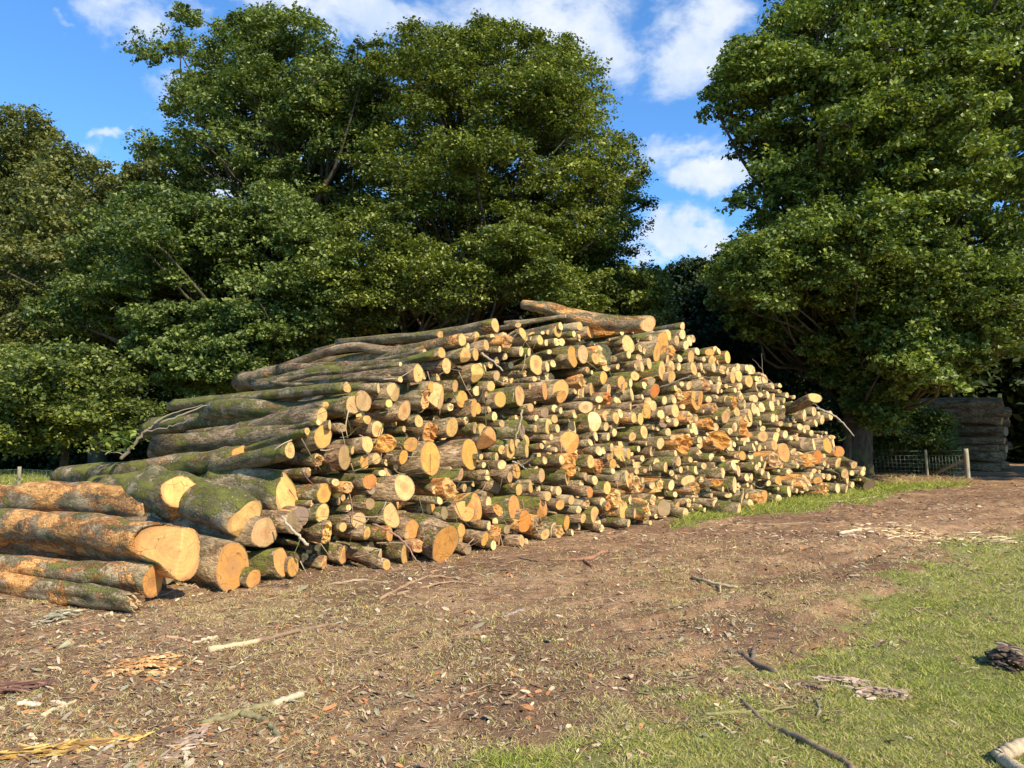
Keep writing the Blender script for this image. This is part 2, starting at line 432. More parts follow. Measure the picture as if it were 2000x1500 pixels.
# ================================================================== GROUND
GRASS_EDGE = np.array([(-6, 1.0), (-0.6, 3.2), (0, 3.75), (1.6, 5.3), (3.2, 7.6), (5.2, 10.6), (8.9, 13.3), (16, 17.5), (30, 24), (60, 40)])
def wpoly(P): return [tuple(ptz(x, y, 0.0)[:2]) for x, y in P]
STRIP = wpoly([(1300, 1035), (1380, 1016), (1470, 1010), (1570, 1000), (1640, 984), (1690, 984), (1740, 962), (1800, 956), (1890, 948), (1915, 936), (1880, 921), (1690, 915), (1690, 950), (1600, 960), (1440, 985), (1330, 1010)])
LEFTG = [(-60, 40), (-60, 13), (-12, 12.4), (-8.5, 14.5), (-6, 18), (-5, 24), (-20, 40)]
def grass_amount(x, y):
    n = fbm(x * 0.9, y * 0.9, 3, 4) - 0.5; n2 = fbm(x * 3.3, y * 3.3, 8, 3) - 0.5
    e = np.interp(x, GRASS_EDGE[:, 0], GRASS_EDGE[:, 1])
    g = sstep(e - y + n * 3.0 + n2 * 1.4, -1.5, 1.5)
    ux = x + n * 1.0; uy = y + n2 * 1.2
    g = np.maximum(g, in_poly(STRIP, ux, uy) * 0.95)
    g = np.maximum(g, in_poly(LEFTG, ux, uy) * 0.95)
    patch = sstep(fbm(x * 0.55 + 9, y * 0.55, 21, 4), 0.50, 0.70) * 0.42 * (1 - sstep(y + 0.25 * x, 9.0, 12.5)) * sstep(7.2 - y * 0.4 - x * 0.2, 0, 2)
    patch = np.maximum(patch, 0.22 * sstep(fbm(x * 1.7, y * 1.7, 5, 3), 0.45, 0.6) * (y < 11))
    patch = np.maximum(patch, 0.18 * sstep(fbm(x * 2.6 + 3, y * 2.6, 15, 3), 0.42, 0.62) * (y < 12)); g = np.maximum(g * (0.75 + 0.25 * sstep(fbm(x * 1.9, y * 1.9, 71, 3), 0.35, 0.6)), patch)
    return np.where((y > 26) & (x > -5), g * 0.2, g)
def track_h(x, y):
    # ruts of the track running away to the right
    d = (y - 8.0) * 0.74 - (x - 0.0) * 0.67         # across the track
    a = np.exp(-((d + 1.1) / 0.30) ** 2) + np.exp(-((d + 2.9) / 0.34) ** 2)
    along = x * 0.74 + y * 0.67
    churn = (fbm(d * 5.0, along * 0.9, 131, 4) - 0.5) * 0.18 * np.exp(-((d + 1.6) / 2.4) ** 2) * sstep(x, -0.5, 2.0)
    return -0.09 * a * sstep(x, 0.5, 3.0) + churn
def ground_h(x, y):
    g = grass_amount(x, y)
    soil = (fbm(x * 3.1, y * 3.1, 31, 5) - 0.5) * 0.085 + (fbm(x * 14, y * 14, 44, 3) - 0.5) * 0.030
    lawn = (fbm(x * 1.6, y * 1.6, 51, 3) - 0.5) * 0.05
    far = (fbm(x * 0.25, y * 0.25, 61, 3) - 0.5) * 0.12 * sstep(y, 8, 20)
    return soil * (1 - g * 0.7) + lawn * g + track_h(x, y) + far
def build_ground():
    # fine sheet where the camera looks, widening with distance, inside one large sheet
    ys = [1.2]
    while ys[-1] < 60: ys.append(ys[-1] * 1.0075 + 0.006)
    ys = np.array(ys); nu = 420
    us = np.linspace(-1, 1, nu)
    Y = np.repeat(ys[:, None], nu, 1); half = 1.4 + ys[:, None] * 0.86
    X = us[None, :] * half
    Z = ground_h(X, Y) * (1 - sstep(Y, 40, 58)) * (1 - sstep(np.abs(us)[None, :], 0.93, 1.0))
    G = grass_amount(X, Y)
    Wt = sstep(fbm(X * 0.8 + 4, Y * 0.8, 77, 4), 0.48, 0.62)
    V = np.stack([X, Y, Z], -1).reshape(-1, 3)
    n = len(ys)
    i = np.arange(n - 1)[:, None] * nu; j = np.arange(nu - 1)[None, :]
    Q = np.stack([i + j, i + j + 1, i + nu + j + 1, i + nu + j], -1).reshape(-1, 4)
    # outer skirt to the horizon
    g = G.ravel(); wt = Wt.ravel()
    ring = np.concatenate([np.arange(nu), np.arange(1, n) * nu + nu - 1, (n - 1) * nu + np.arange(nu - 2, -1, -1), np.arange(n - 2, 0, -1) * nu])
    P = V[ring]; c = np.array([0, 25.0, 0]); d = P - c; d[:, 2] = 0
    O = c + d / np.linalg.norm(d, axis=1)[:, None] * 1200; O[:, 2] = 0
    b = len(V); V = np.vstack([V, O]); k = len(ring); a = np.arange(k); a2 = (a + 1) % k
    Q2 = np.stack([ring[a], b + a, b + a2, ring[a2]], -1)
    g = np.concatenate([g, np.full(k, 0.5)]); wt = np.concatenate([wt, np.full(k, 0.5)])
    m, t, bs, o = new_mat("soil_and_turf")
    p = t.n.new('ShaderNodeTexCoord').outputs['Object']
    n0 = t.noise(p, 0.9, 6, 0.6); n1 = t.noise(p, 7.0, 7, 0.68); n2 = t.noise(p, 55.0, 5, 0.7); n3 = t.noise(p, 160.0, 3, 0.7)
    soil = t.ramp(t.math('MULTIPLY_ADD', n1, 0.65, t.math('MULTIPLY', n0, 0.35)), [(0.33, (0.13, 0.066, 0.034)), (0.46, (0.29, 0.165, 0.086)), (0.57, (0.44, 0.270, 0.145)), (0.70, (0.57, 0.385, 0.22))])
    wet = t.math('MULTIPLY', t.attr("damp"), 0.5)
    soil = t.mix(wet, soil, (0.16, 0.085, 0.05, 1))
    lt = t.math('MULTIPLY_ADD', n2, 1.9, 0.08)
    kc = t.n.new('ShaderNodeCombineColor'); [t.put(kc.inputs[i_], lt) for i_ in range(3)]
    soil = t.mix(1.0, soil, kc.outputs[0], 'MULTIPLY')
    # crumbs of bark and straw trodden in
    vo = t.voro(t.mapping(p, (1, 1, 1)), 42.0); vo2 = t.voro(t.mapping(p, (1.0, 0.45, 1), rot=(0, 0, 0.7)), 75.0)
    sc1 = t.n.new('ShaderNodeSeparateColor'); t.put(sc1.inputs[0], vo.outputs['Color'])
    cr = t.math('MULTIPLY', t.step(sc1.outputs[0], 0.80, 0.83), t.step(vo.outputs['Distance'], 0.25, 0.4, 1.0, 0.0))
    ccr = t.ramp(sc1.outputs[1], [(0.1, (0.10, 0.06, 0.04)), (0.4, (0.42, 0.24, 0.12)), (0.65, (0.55, 0.40, 0.23)), (0.9, (0.25, 0.24, 0.15))])
    soil = t.mix(t.math('MULTIPLY', cr, 0.8), soil, ccr)
    s2 = t.n.new('ShaderNodeSeparateColor'); t.put(s2.inputs[0], vo2.outputs['Color'])
    st = t.math('MULTIPLY', t.step(s2.outputs[0], 0.72, 0.76), t.step(vo2.outputs['Distance'], 0.2, 0.35, 1.0, 0.0))
    soil = t.mix(t.math('MULTIPLY', st, 0.6), soil, (0.44, 0.34, 0.20, 1))
    turf = t.ramp(t.math('MULTIPLY_ADD', n1, 0.6, t.math('MULTIPLY', n3, 0.4)), [(0.32, (0.13, 0.125, 0.040)), (0.5, (0.24, 0.235, 0.070)), (0.66, (0.35, 0.33, 0.11))])
    dry = t.step(t.noise(p, 2.3, 5, 0.6), 0.5, 0.65, 0.0, 0.4)
    turf = t.mix(dry, turf, (0.26, 0.21, 0.11, 1))
    ga = t.math('ADD', t.attr("grass"), t.math('MULTIPLY', t.math('SUBTRACT', n1, 0.5), 0.9))
    base = t.mix(t.step(ga, 0.38, 0.72), soil, turf)
    t.put(bs.inputs['Base Color'], base); bs.inputs['Roughness'].default_value = 0.95
    bs.inputs['Specular IOR Level'].default_value = 0.12
    h = t.math('ADD', t.math('MULTIPLY', n1, 1.2), t.math('MULTIPLY', n2, 0.55))
    h = t.math('ADD', h, t.math('MULTIPLY', cr, 0.25))
    t.put(bs.inputs['Normal'], t.bump(h, 1.0, 0.045))
    me = mesh_np("ground", V, [np.vstack([Q, Q2])], True, [m], None, {'grass': (g, 'FLOAT'), 'damp': (wt, 'FLOAT')})
    tag(link("ground", me), kind="structure")
build_ground()

def sample_view(n, r0=3.3, r1=30.0, power=1.0, spread=0.72):
    """points on the ground, spread so that their density falls with distance"""
    u = rng.random(n); y = r0 * (r1 / r0) ** (u ** power)
    x = (rng.random(n) * 2 - 1) * (y * spread + 0.3)
    return x, y

def build_grass():
    x, y = sample_view(1150000, 3.2, 34.0, 1.15, 0.92)
    g = grass_amount(x, y)
    dn = fbm(x * 5, y * 5, 90, 3)
    keep = rng.random(len(x)) < np.clip(g * 1.25 - 0.12, 0, 1) * sstep(dn, 0.25, 0.6) * 1.0
    keep |= (rng.random(len(x)) < np.where(y < 7.5, 0.16, 0.07) * (0.3 + 1.4 * sstep(fbm(x * 0.7, y * 0.7, 140, 3), 0.4, 0.6))) & (y < 12)
    x, y, g = x[keep], y[keep], g[keep]; n = len(x)
    strip = in_poly(STRIP, x, y) | in_poly(LEFTG, x, y)
    z = ground_h(x, y)
    s = 0.018 + 0.0018 * y + 0.0
    h = s * (0.28 + 0.62 * rng.random(n)) * np.where(strip, 2.4, 1.0)
    tall = (fbm(x * 2.1, y * 2.1, 12, 3) > 0.60) & (g > 0.5)
    h = np.where(tall, h * 1.7, h)
    wd = (0.0012 + 0.00058 * y) * (0.7 + 0.6 * rng.random(n))
    a = rng.random(n) * 2 * np.pi; lean = h * (0.6 + 2.4 * rng.random(n))
    bx, by = np.cos(a), np.sin(a); f = rng.random(n) * 2 * np.pi
    wx, wy = np.cos(f) * wd, np.sin(f) * wd
    P0 = np.stack([x - wx, y - wy, z - 0.004], -1); P1 = np.stack([x + wx, y + wy, z - 0.004], -1)
    P2 = np.stack([x + bx * lean, y + by * lean, z + h], -1)
    V = np.stack([P0, P1, P2], 1).reshape(-1, 3); T = np.arange(3 * n).reshape(-1, 3)
    # fresh, ordinary and straw-coloured blades
    c = np.array([(0.22, 0.27, 0.035), (0.38, 0.41, 0.070), (0.54, 0.51, 0.14), (0.62, 0.48, 0.24)])
    fresh = sstep(fbm(x * 0.6, y * 0.6, 66, 3), 0.48, 0.64)
    fresh = np.where(strip, 1.0, fresh)
    pr = rng.random(n) + np.where(g < 0.6, 0.55, 0.12) - 0.25 * fresh * (g > 0.5)
    idx = np.digitize(pr, [0.25, 0.6, 0.86])
    Cc = c[idx] * (0.75 + 0.5 * rng.random(n))[:, None]
    Cc = np.concatenate([Cc, np.ones((n, 1))], 1)
    Cv = np.repeat(Cc, 3, 0)
    m, t, b, o = new_mat("grass_blade")
    cc = t.attr("Col", False); t.put(b.inputs['Base Color'], cc); b.inputs['Roughness'].default_value = 0.6
    tr = t.n.new('ShaderNodeBsdfTranslucent'); t.put(tr.inputs[0], cc)
    mx = t.n.new('ShaderNodeMixShader'); mx.inputs[0].default_value = 0.35
    t.l.new(b.outputs[0], mx.inputs[1]); t.l.new(tr.outputs[0], mx.inputs[2]); t.l.new(mx.outputs[0], o.inputs[0])
    me = mesh_np("grass", V, [T], False, [m], None, {'Col': (Cv, 'FLOAT_COLOR')})
    tag(link("grass", me), "short green and straw coloured grass in patches over the trodden earth", "grass", kind="stuff")
build_grass()

def build_litter():
    # chips, bark crumbs and splinters: irregular flat pieces with a little thickness, plus curled dead leaves
    N = 120000
    x, y = sample_view(N, 3.3, 26.0, 1.2, 0.88)
    dens = 0.22 + 0.9 * sstep(fbm(x * 1.2 + 5, y * 1.2, 101, 4), 0.45, 0.65)
    dens *= np.where(grass_amount(x, y) > 0.75, 0.10, 1.0)
    dens += 1.0 * np.exp(-((x + 1.9) ** 2 / 1.8 + (y - 4.3) ** 2 / 1.0))
    # fresh splinters strewn on the track
    e1 = np.exp(-(((x - 5.0) / 1.7) ** 2 + ((y - 12.4) / 1.1) ** 2)); dens += 1.3 * e1
    k = rng.random(N) < dens
    x, y, e1 = x[k], y[k], e1[k]; n = len(x)
    fresh = rng.random(n) < e1
    L = (0.0065 + 0.0008 * y) * (0.5 + 2.6 * rng.random(n) ** 3.2) * np.where(rng.random(n) < 0.03, 1.7, 1)
    Wd = L * (0.13 + 0.5 * rng.random(n) ** 1.6)
    a = rng.random(n) * 2 * np.pi
    kind = np.digitize(rng.random(n) - fresh * 0.25, [0.08, 0.27, 0.40, 0.74, 0.84])
    pal = np.array([(0.70, 0.54, 0.32), (0.46, 0.31, 0.18), (0.52, 0.23, 0.09), (0.20, 0.12, 0.075), (0.34, 0.31, 0.18), (0.44, 0.36, 0.23)])
    kind = np.where(fresh, np.where(rng.random(n) < 0.5, 0, 1), kind)
    c = pal[kind] * (0.7 + 0.5 * rng.random(n))[:, None]
    c = np.clip(c, 0, 0.85)
    z = ground_h(x, y) + 0.003
    # six-cornered outline
    th = np.linspace(0, 2 * np.pi, 6, endpoint=False)
    rr = 0.7 + 0.5 * rng.random((n, 6))
    lx = np.cos(th)[None] * rr * L[:, None]; ly = np.sin(th)[None] * rr * Wd[:, None]
    tiltx = (rng.random(n) - 0.5) * 0.9; tilty = (rng.random(n) - 0.5) * 0.9
    curl = (rng.random(n) - 0.3) * 6.0 * np.where(kind == 4, 6, 1)
    lz = lx * tiltx[:, None] + ly * tilty[:, None] + np.abs(lx) * np.abs(ly) * curl[:, None] + (np.abs(tiltx) * L + np.abs(tilty) * Wd)[:, None] * 0.6
    ca, sa = np.cos(a)[:, None], np.sin(a)[:, None]
    top = np.stack([x[:, None] + lx * ca - ly * sa, y[:, None] + lx * sa + ly * ca, z[:, None] + lz + L[:, None] * 0.08], -1)
    bot = top.copy(); bot[..., 2] -= (L * 0.10)[:, None]
    V = np.concatenate([top, bot], 1).reshape(-1, 3); b0 = (np.arange(n) * 12)[:, None]
    Q1 = b0 + np.array([0, 1, 2, 3])[None]; Q2 = b0 + np.array([0, 3, 4, 5])[None]
    S = [b0 + np.array([(i + 1) % 6, i, i + 6, (i + 1) % 6 + 6])[None] for i in range(6)]
    Q = np.vstack([Q1, Q2] + S)
    Cv = np.repeat(np.concatenate([c, np.ones((n, 1))], 1), 12, 0)
    me = mesh_np("wood_litter", V, [Q], False, [M_LITTER], None, {'Col': (Cv, 'FLOAT_COLOR')})
    tag(link("wood_litter", me), "chips, bark crumbs and dead leaves strewn over the trodden ground", "litter", kind="stuff")
    # twigs and straws
    N = 17000
    x, y = sample_view(N, 3.3, 24.0, 1.1, 0.85)
    k = rng.random(N) < np.where(grass_amount(x, y) > 0.75, 0.12, 0.9) * (0.3 + sstep(fbm(x, y, 55, 3), 0.4, 0.6))
    x, y = x[k], y[k]; n = len(x)
    L = (0.02 + 0.004 * y) * (0.4 + 1.6 * rng.random(n) ** 2); r = (0.0009 + 0.00022 * y) * (0.6 + 0.9 * rng.random(n))
    a = rng.normal(0.35, 0.9, n); z0 = ground_h(x, y) + r + 0.004
    nseg = 5; s = np.linspace(-1, 1, nseg)
    bend = (rng.random(n) - 0.5) * 0.5
    cx = x[:, None] + np.cos(a)[:, None] * s * L[:, None] - np.sin(a)[:, None] * bend[:, None] * L[:, None] * s ** 2
    cy = y[:, None] + np.sin(a)[:, None] * s * L[:, None] + np.cos(a)[:, None] * bend[:, None] * L[:, None] * s ** 2
    cz = z0[:, None] + (rng.random((n, 1)) * 0.25) * L[:, None] * (s + 1) * 0.5
    rs = r[:, None] * np.array([0.7, 1, 0.95, 0.8, 0.4])
    sx, sy = -np.sin(a)[:, None], np.cos(a)[:, None]
    P = [np.stack([cx + sx * rs * math.cos(q), cy + sy * rs * math.cos(q), cz + rs * math.sin(q)], -1) for q in (0, 2.09, 4.19)]
    V = np.stack(P, 2).reshape(-1, 3); b0 = (np.arange(n) * nseg * 3)[:, None]
    Q = []
    for i in range(nseg - 1):
        for j in range(3):
            Q.append(b0 + np.array([i * 3 + j, i * 3 + (j + 1) % 3, (i + 1) * 3 + (j + 1) % 3, (i + 1) * 3 + j])[None])
    pal = np.array([(0.13, 0.08, 0.055), (0.26, 0.17, 0.11), (0.42, 0.32, 0.20), (0.60, 0.45, 0.26)])
    c = pal[np.digitize(rng.random(n), [0.35, 0.7, 0.93])] * (0.7 + 0.6 * rng.random(n))[:, None]
    Cv = np.repeat(np.concatenate([c, np.ones((n, 1))], 1), nseg * 3, 0)
    me = mesh_np("twig_litter", V, [np.vstack(Q)], True, [M_LITTER], None, {'Col': (Cv, 'FLOAT_COLOR')})
    tag(link("twig_litter", me), "thin broken twigs and straws scattered over the bare earth", "twigs", kind="stuff")
build_litter()
# ================================================================== LOGS
# sawn ends as they stand in the pile: (x, y, width, height, look) in enlarged crops of the photograph
R3 = "1335 275 80 125 cm|1160 385 60 95 c|1250 470 55 105 c|1015 415 75 120 cm|1070 490 40 85 c|1450 435 110 130 tj|1380 510 35 60 o|1610 360 60 130 c|1560 275 60 45 c|1950 330 65 120 cm|1975 285 50 80 c|1800 350 40 35 o|1775 420 55 95 c|1935 440 55 80 c|1985 440 50 80 c|815 545 65 105 cm|860 680 95 165 cm|1145 560 60 115 c|1045 570 80 140 cn|985 570 30 90 br|410 655 35 45 c|585 740 80 185 cm|410 805 45 55 c|195 890 35 100 c|355 930 110 190 tn|705 880 50 95 cm|790 960 90 270 tn|50 1020 110 215 c|300 1040 65 85 c|450 1110 125 190 c|650 1000 70 190 cj|1015 1000 75 165 cm|945 870 60 115 t|1160 740 130 170 cr|1200 700 90 110 c|1350 770 55 100 t|1295 870 75 95 c|1575 965 60 220 tm|1130 1085 80 165 o|1170 1090 50 110 o|1385 1000 110 140 c|1675 870 35 60 o|1590 530 50 90 b|1740 660 80 190 cm|1865 535 45 45 b|1845 680 25 110 b|1820 915 65 165 or|1920 1090 50 80 t|1825 1130 60 100 br|1680 1080 60 80 tr|1975 1110 30 60 c|1915 1190 60 80 t|1860 1265 60 165 cm|1945 1285 45 85 c|1400 1235 55 75 c|1600 1290 60 200 bm|1885 1370 35 60 c|1790 1455 40 60 c|1285 1380 140 230 on|1215 1300 65 120 t|1140 1280 40 110 c|915 1275 105 200 c|590 1215 55 110 cm|700 1320 135 220 oj|185 1290 115 150 c|90 1200 55 90 c|90 1440 105 140 c|270 1430 190 170 oj|510 1440 130 130 om|1500 1450 60 120 c|1560 1440 50 110 t|1720 800 45 50 t"
R4 = "250 110 55 75 cm|360 25 40 60 c|470 50 30 100 c|405 165 160 240 c|590 75 80 85 b|85 300 165 150 cm|615 365 85 260 tr|700 300 50 90 c|840 250 100 150 c|815 405 80 145 cm|925 380 80 100 c|1190 365 80 135 or|1455 380 210 345 o|1840 340 150 320 or|1750 535 65 125 cm|1950 360 40 60 c|1640 670 160 190 cjm|1200 660 220 250 cr|860 600 130 130 O|875 675 70 100 b|985 520 70 65 c|525 610 65 70 o|415 720 140 205 om|650 660 100 110 tjr|400 910 120 180 ym|655 855 55 60 cm|865 820 85 105 br|600 1045 60 80 cm|755 985 130 160 tr|1080 930 170 260 tn|1545 790 50 70 c|1590 910 60 120 bm|1430 1040 100 150 tr|1800 890 160 220 or|1900 860 120 300 om|1755 1080 75 130 cm|1275 1070 110 185 yr|1055 1115 85 150 ym|835 1110 60 125 c|1220 1130 45 70 b|440 1100 130 250 crj|965 1330 40 120 c|1025 1415 80 95 c|1210 1310 60 190 cr|1325 1230 110 120 tj|1600 1210 220 370 o|1980 1165 50 150 c|1820 1265 55 90 br|190 940 160 210 bn"
R5 = "490 400 75 160 c|650 300 45 120 c|645 400 65 130 cm|400 390 60 90 cr|1310 110 140 210 ym|1420 60 70 95 c|1515 80 50 110 c|1420 165 50 85 t|1690 80 60 95 c|1755 90 50 120 c|1810 30 90 100 or|1960 40 60 80 c|1790 220 55 120 cm|1675 265 60 85 c|1265 320 55 70 c|1320 260 30 90 t|1090 320 150 230 on|1350 405 50 90 cr|1395 400 45 70 c|1475 370 45 80 c|1570 430 85 150 c|1640 430 50 100 c|1460 460 55 100 cr|1485 530 60 90 o|1270 510 65 125 cm|1080 490 100 140 orj|985 490 40 90 t|820 495 45 80 cm|930 390 25 45 c|1950 330 75 110 ym|400 540 90 80 y|225 540 45 60 b|350 460 30 80 y|545 600 60 150 o|480 660 50 100 t|790 640 60 130 tm|1040 650 40 160 cm|1075 590 80 110 oj|1220 655 30 80 cr|1310 690 45 90 c|1355 550 80 130 orj|1525 665 55 90 b|1485 600 40 55 t|1635 680 45 200 c|1700 720 110 210 yj|1430 765 60 120 cm|1260 805 60 100 Or|955 795 50 90 om|685 750 60 120 c|570 780 60 110 cm|850 845 55 90 c|1080 885 60 90 t|805 955 80 210 cm|970 930 80 95 o|1150 980 40 80 c|1230 920 80 95 tj|1385 900 50 80 c|1435 945 60 90 c|1520 860 150 200 yj|1590 980 70 170 c|1655 880 40 90 t|1315 1040 85 180 cm|1195 1060 60 90 c|1600 1110 40 90 c|1640 1110 30 80 c|1700 1010 40 90 c|1800 990 50 190 cj|520 960 165 260 om|365 980 80 110 or|625 1090 100 190 O|740 1130 100 190 bjr|1035 1105 60 140 cm|960 1190 100 120 tj|825 1220 80 100 t|1090 1200 25 60 c|275 1135 35 90 c|450 1170 60 80 b|390 1230 70 190 y|235 1265 50 140 cr|320 1335 50 90 c|595 1280 55 110 cr|640 1290 40 60 t|70 1365 50 85 o|1775 690 30 60 o|1870 740 40 70 t|1940 740 70 120 yj|1720 600 40 60 t"
R6 = "1045 300 30 80 c|410 285 60 85 c|355 360 40 60 c|515 340 75 120 o|705 325 110 100 ojm|820 330 35 90 o|925 300 35 130 o|1420 285 50 70 c|1415 365 50 95 o|1280 370 45 110 c|1360 425 50 95 c|1485 430 45 95 c|1450 470 50 90 cm|1520 410 40 70 br|1225 435 100 180 om|1165 540 60 190 o|885 465 115 195 cr|835 435 35 50 c|890 560 40 80 cm|640 560 170 190 yj|445 560 110 195 ym|345 580 80 220 o|565 600 75 100 cm|990 590 60 65 y|670 690 80 70 y|1090 650 60 110 c|975 660 50 90 cr|1020 680 40 110 cr|1315 550 70 140 oj|1390 600 50 80 c|1500 585 55 140 tr|1560 530 35 80 c|1680 540 90 70 o|1770 530 35 65 c|1740 510 40 60 b|1855 590 40 120 cm|1705 620 60 100 c|1720 690 45 90 c|1270 610 35 100 t|1215 720 75 200 cm|1310 680 65 110 c|1310 780 60 110 c|1380 680 40 80 c|1525 700 50 130 c|1600 680 20 80 c|1810 710 50 90 oj|1860 730 40 70 t|1925 720 45 80 c|1960 685 40 70 c|1965 770 50 110 c|1905 790 50 100 c|950 770 80 90 cm|645 790 85 130 om|820 835 65 125 or|860 900 60 140 o|695 905 40 110 c|690 990 60 110 Oj|910 840 30 90 br|1045 865 45 70 c|1110 820 60 80 br|1145 915 85 120 Om|1240 1010 40 80 c|1330 1000 50 90 c|1385 950 80 120 ymj|1350 890 30 60 c|1410 850 35 50 c|1635 860 85 130 tj|1545 1010 75 180 cm|1590 1000 40 160 o|920 950 25 130 o|1025 975 25 50 tr|1070 1110 85 155 or|1130 1060 50 105 c|1085 1020 50 80 c|910 1065 30 80 cm|600 1000 60 70 t|370 920 40 60 t|225 920 180 240 o|230 975 55 115 cm|230 1105 30 60 c|470 1075 140 110 y|810 1140 50 90 br|1205 1150 60 80 y|1345 1110 95 125 c|1420 1070 40 50 c|1225 1225 70 100 br|1275 1195 60 60 c|1350 1225 55 85 c|1490 1180 60 120 yj|1545 1185 45 80 c|1720 1090 60 110 yj|1670 1000 60 60 t|1755 975 30 40 c|1760 900 30 90 y|1930 910 30 50 y|1980 980 40 90 y|1850 1000 50 80 o|1910 1030 70 130 oj|1840 1160 75 140 ym|1870 1095 25 45 c|1945 1120 60 90 c|1690 1240 80 110 ojr|1740 1270 50 80 t|1275 1320 55 80 c|1320 1375 60 40 y|1185 1430 60 110 ym|1420 1440 150 180 ojr|1780 1400 140 180 oj|1870 1440 40 120 y|1880 1310 35 60 y|1925 1270 40 90 y|1985 1250 40 150 o"
R7 = "1370 105 55 100 cr|1285 245 30 90 cm|1240 180 25 50 o|1360 215 35 70 c|1490 245 30 70 cm|1425 280 35 70 c|1175 320 25 30 c|1100 310 35 40 c|1250 335 40 50 c|955 180 35 75 o|920 215 30 75 y|890 190 30 90 o|860 240 40 90 c|845 285 50 95 c|820 165 25 80 y|790 100 35 60 y|870 110 45 50 c|895 115 50 60 t|940 85 35 40 c|1000 85 25 60 y|1050 115 35 80 o|1080 145 25 45 c|1030 170 25 80 c|1035 15 25 50 y|1095 10 35 35 y|1040 265 35 70 y|1070 270 25 60 y|1130 240 25 100 c|1120 185 25 35 o|940 305 20 45 c|960 350 40 45 or|1080 360 25 35 t|1285 365 25 40 c|1340 385 25 50 y|1135 395 40 60 y|960 410 70 80 t|1065 420 40 80 y|850 395 110 40 y|800 340 60 130 oj|1500 415 45 35 o|1515 460 20 70 c|1360 480 25 100 c|1465 480 55 110 o|1050 480 45 75 c|1125 535 95 155 o|1200 530 50 55 o|1045 590 70 130 yj|1315 595 100 95 oj|1385 570 50 110 O|1555 530 80 80 O|890 495 25 70 y|910 460 20 30 y|935 500 25 50 c|800 560 50 70 om|690 490 35 90 y|1555 620 60 90 y|1575 680 60 60 O|1620 740 25 80 y|1750 665 25 40 c|1740 695 30 45 c|975 635 25 60 c|955 600 20 70 c|935 630 20 40 y|915 650 25 50 y|770 680 25 80 y|650 695 35 80 c|500 640 40 50 t|320 670 30 50 c|265 605 40 75 cm|300 605 40 75 c|280 545 30 60 c|375 755 115 85 y|245 790 35 80 ym|600 770 90 60 oj|740 790 18 130 y|835 730 25 60 ym|870 735 20 70 c|960 690 20 60 c|1080 750 55 70 o|1005 715 25 60 c|1005 775 35 45 t|1435 720 25 45 y|1390 755 80 50 y|1290 770 80 120 yj|1340 720 30 60 c|1360 680 30 40 t|1165 840 15 90 c|1545 815 25 70 t|1440 820 60 100 cj|1085 890 40 50 y|970 880 45 100 c|935 900 40 80 oj|865 935 40 70 o|800 890 20 90 c|775 980 30 90 y|590 935 50 60 or|510 985 30 35 b|435 820 50 100 tj|690 870 70 40 y|150 790 60 100 yj|200 650 30 80 c|735 640 20 80 c|560 570 50 60 o|1660 790 20 50 c|1615 820 25 70 c|35 980 60 180 yj"
R2 = "1685 690 70 100 cm|1735 835 85 150 tm|1805 805 110 175 cm|1525 840 50 60 c|1495 910 115 135 cm"
HX = "455 1107 62 92 ob|549 1097 32 60 om|572 1107 18 40 o|495 1131 26 34 o|519 1040 44 62 tn|575 1020 34 50 b"

def parse(s, x0, y0, k):
    o = []
    for e in s.split('|'):
        a = e.split(); fl = a[4]
        o.append(dict(x=x0 + float(a[0]) / k, y=y0 + float(a[1]) / k, w=float(a[2]) / k, h=float(a[3]) / k, c=fl[0], f=fl[1:]))
    return o
ENDS = (parse(R3, 700, 580, 5) + parse(R4, 550, 820, 5) + parse(R5, 900, 800, 5) + parse(R6, 1050, 580, 5) +
        parse(R7, 1250, 750, 4) + parse(R2, 250, 580, 3.95) + parse(HX, 0, 0, 1))
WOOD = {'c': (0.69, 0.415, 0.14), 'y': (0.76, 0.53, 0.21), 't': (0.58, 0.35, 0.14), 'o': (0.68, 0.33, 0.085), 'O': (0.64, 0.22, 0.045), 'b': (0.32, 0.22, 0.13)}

# the face of the pile: a plane through its foot line, leaning back
FA = np.array([-3.1, 7.8]); FB = np.array([10.7, 23.0]); LEAN = 0.36
NB = np.array([-(FB - FA)[1], (FB - FA)[0]]); NB /= np.linalg.norm(NB)        # horizontal, into the pile
AX = -NB                                                                       # logs point out of it
PN = Vector((NB[0], NB[1], -LEAN))
def face_point(px, py, r):
    d = ray(px, py); o = Vector((0, 0, CAMH)); A0 = Vector((FA[0], FA[1], 0))
    tt = (A0 - o).dot(PN) / d.dot(PN); p = o + d * tt
    if p.z < r * 0.95: p = ptz(px, py, r * 0.95)
    return p

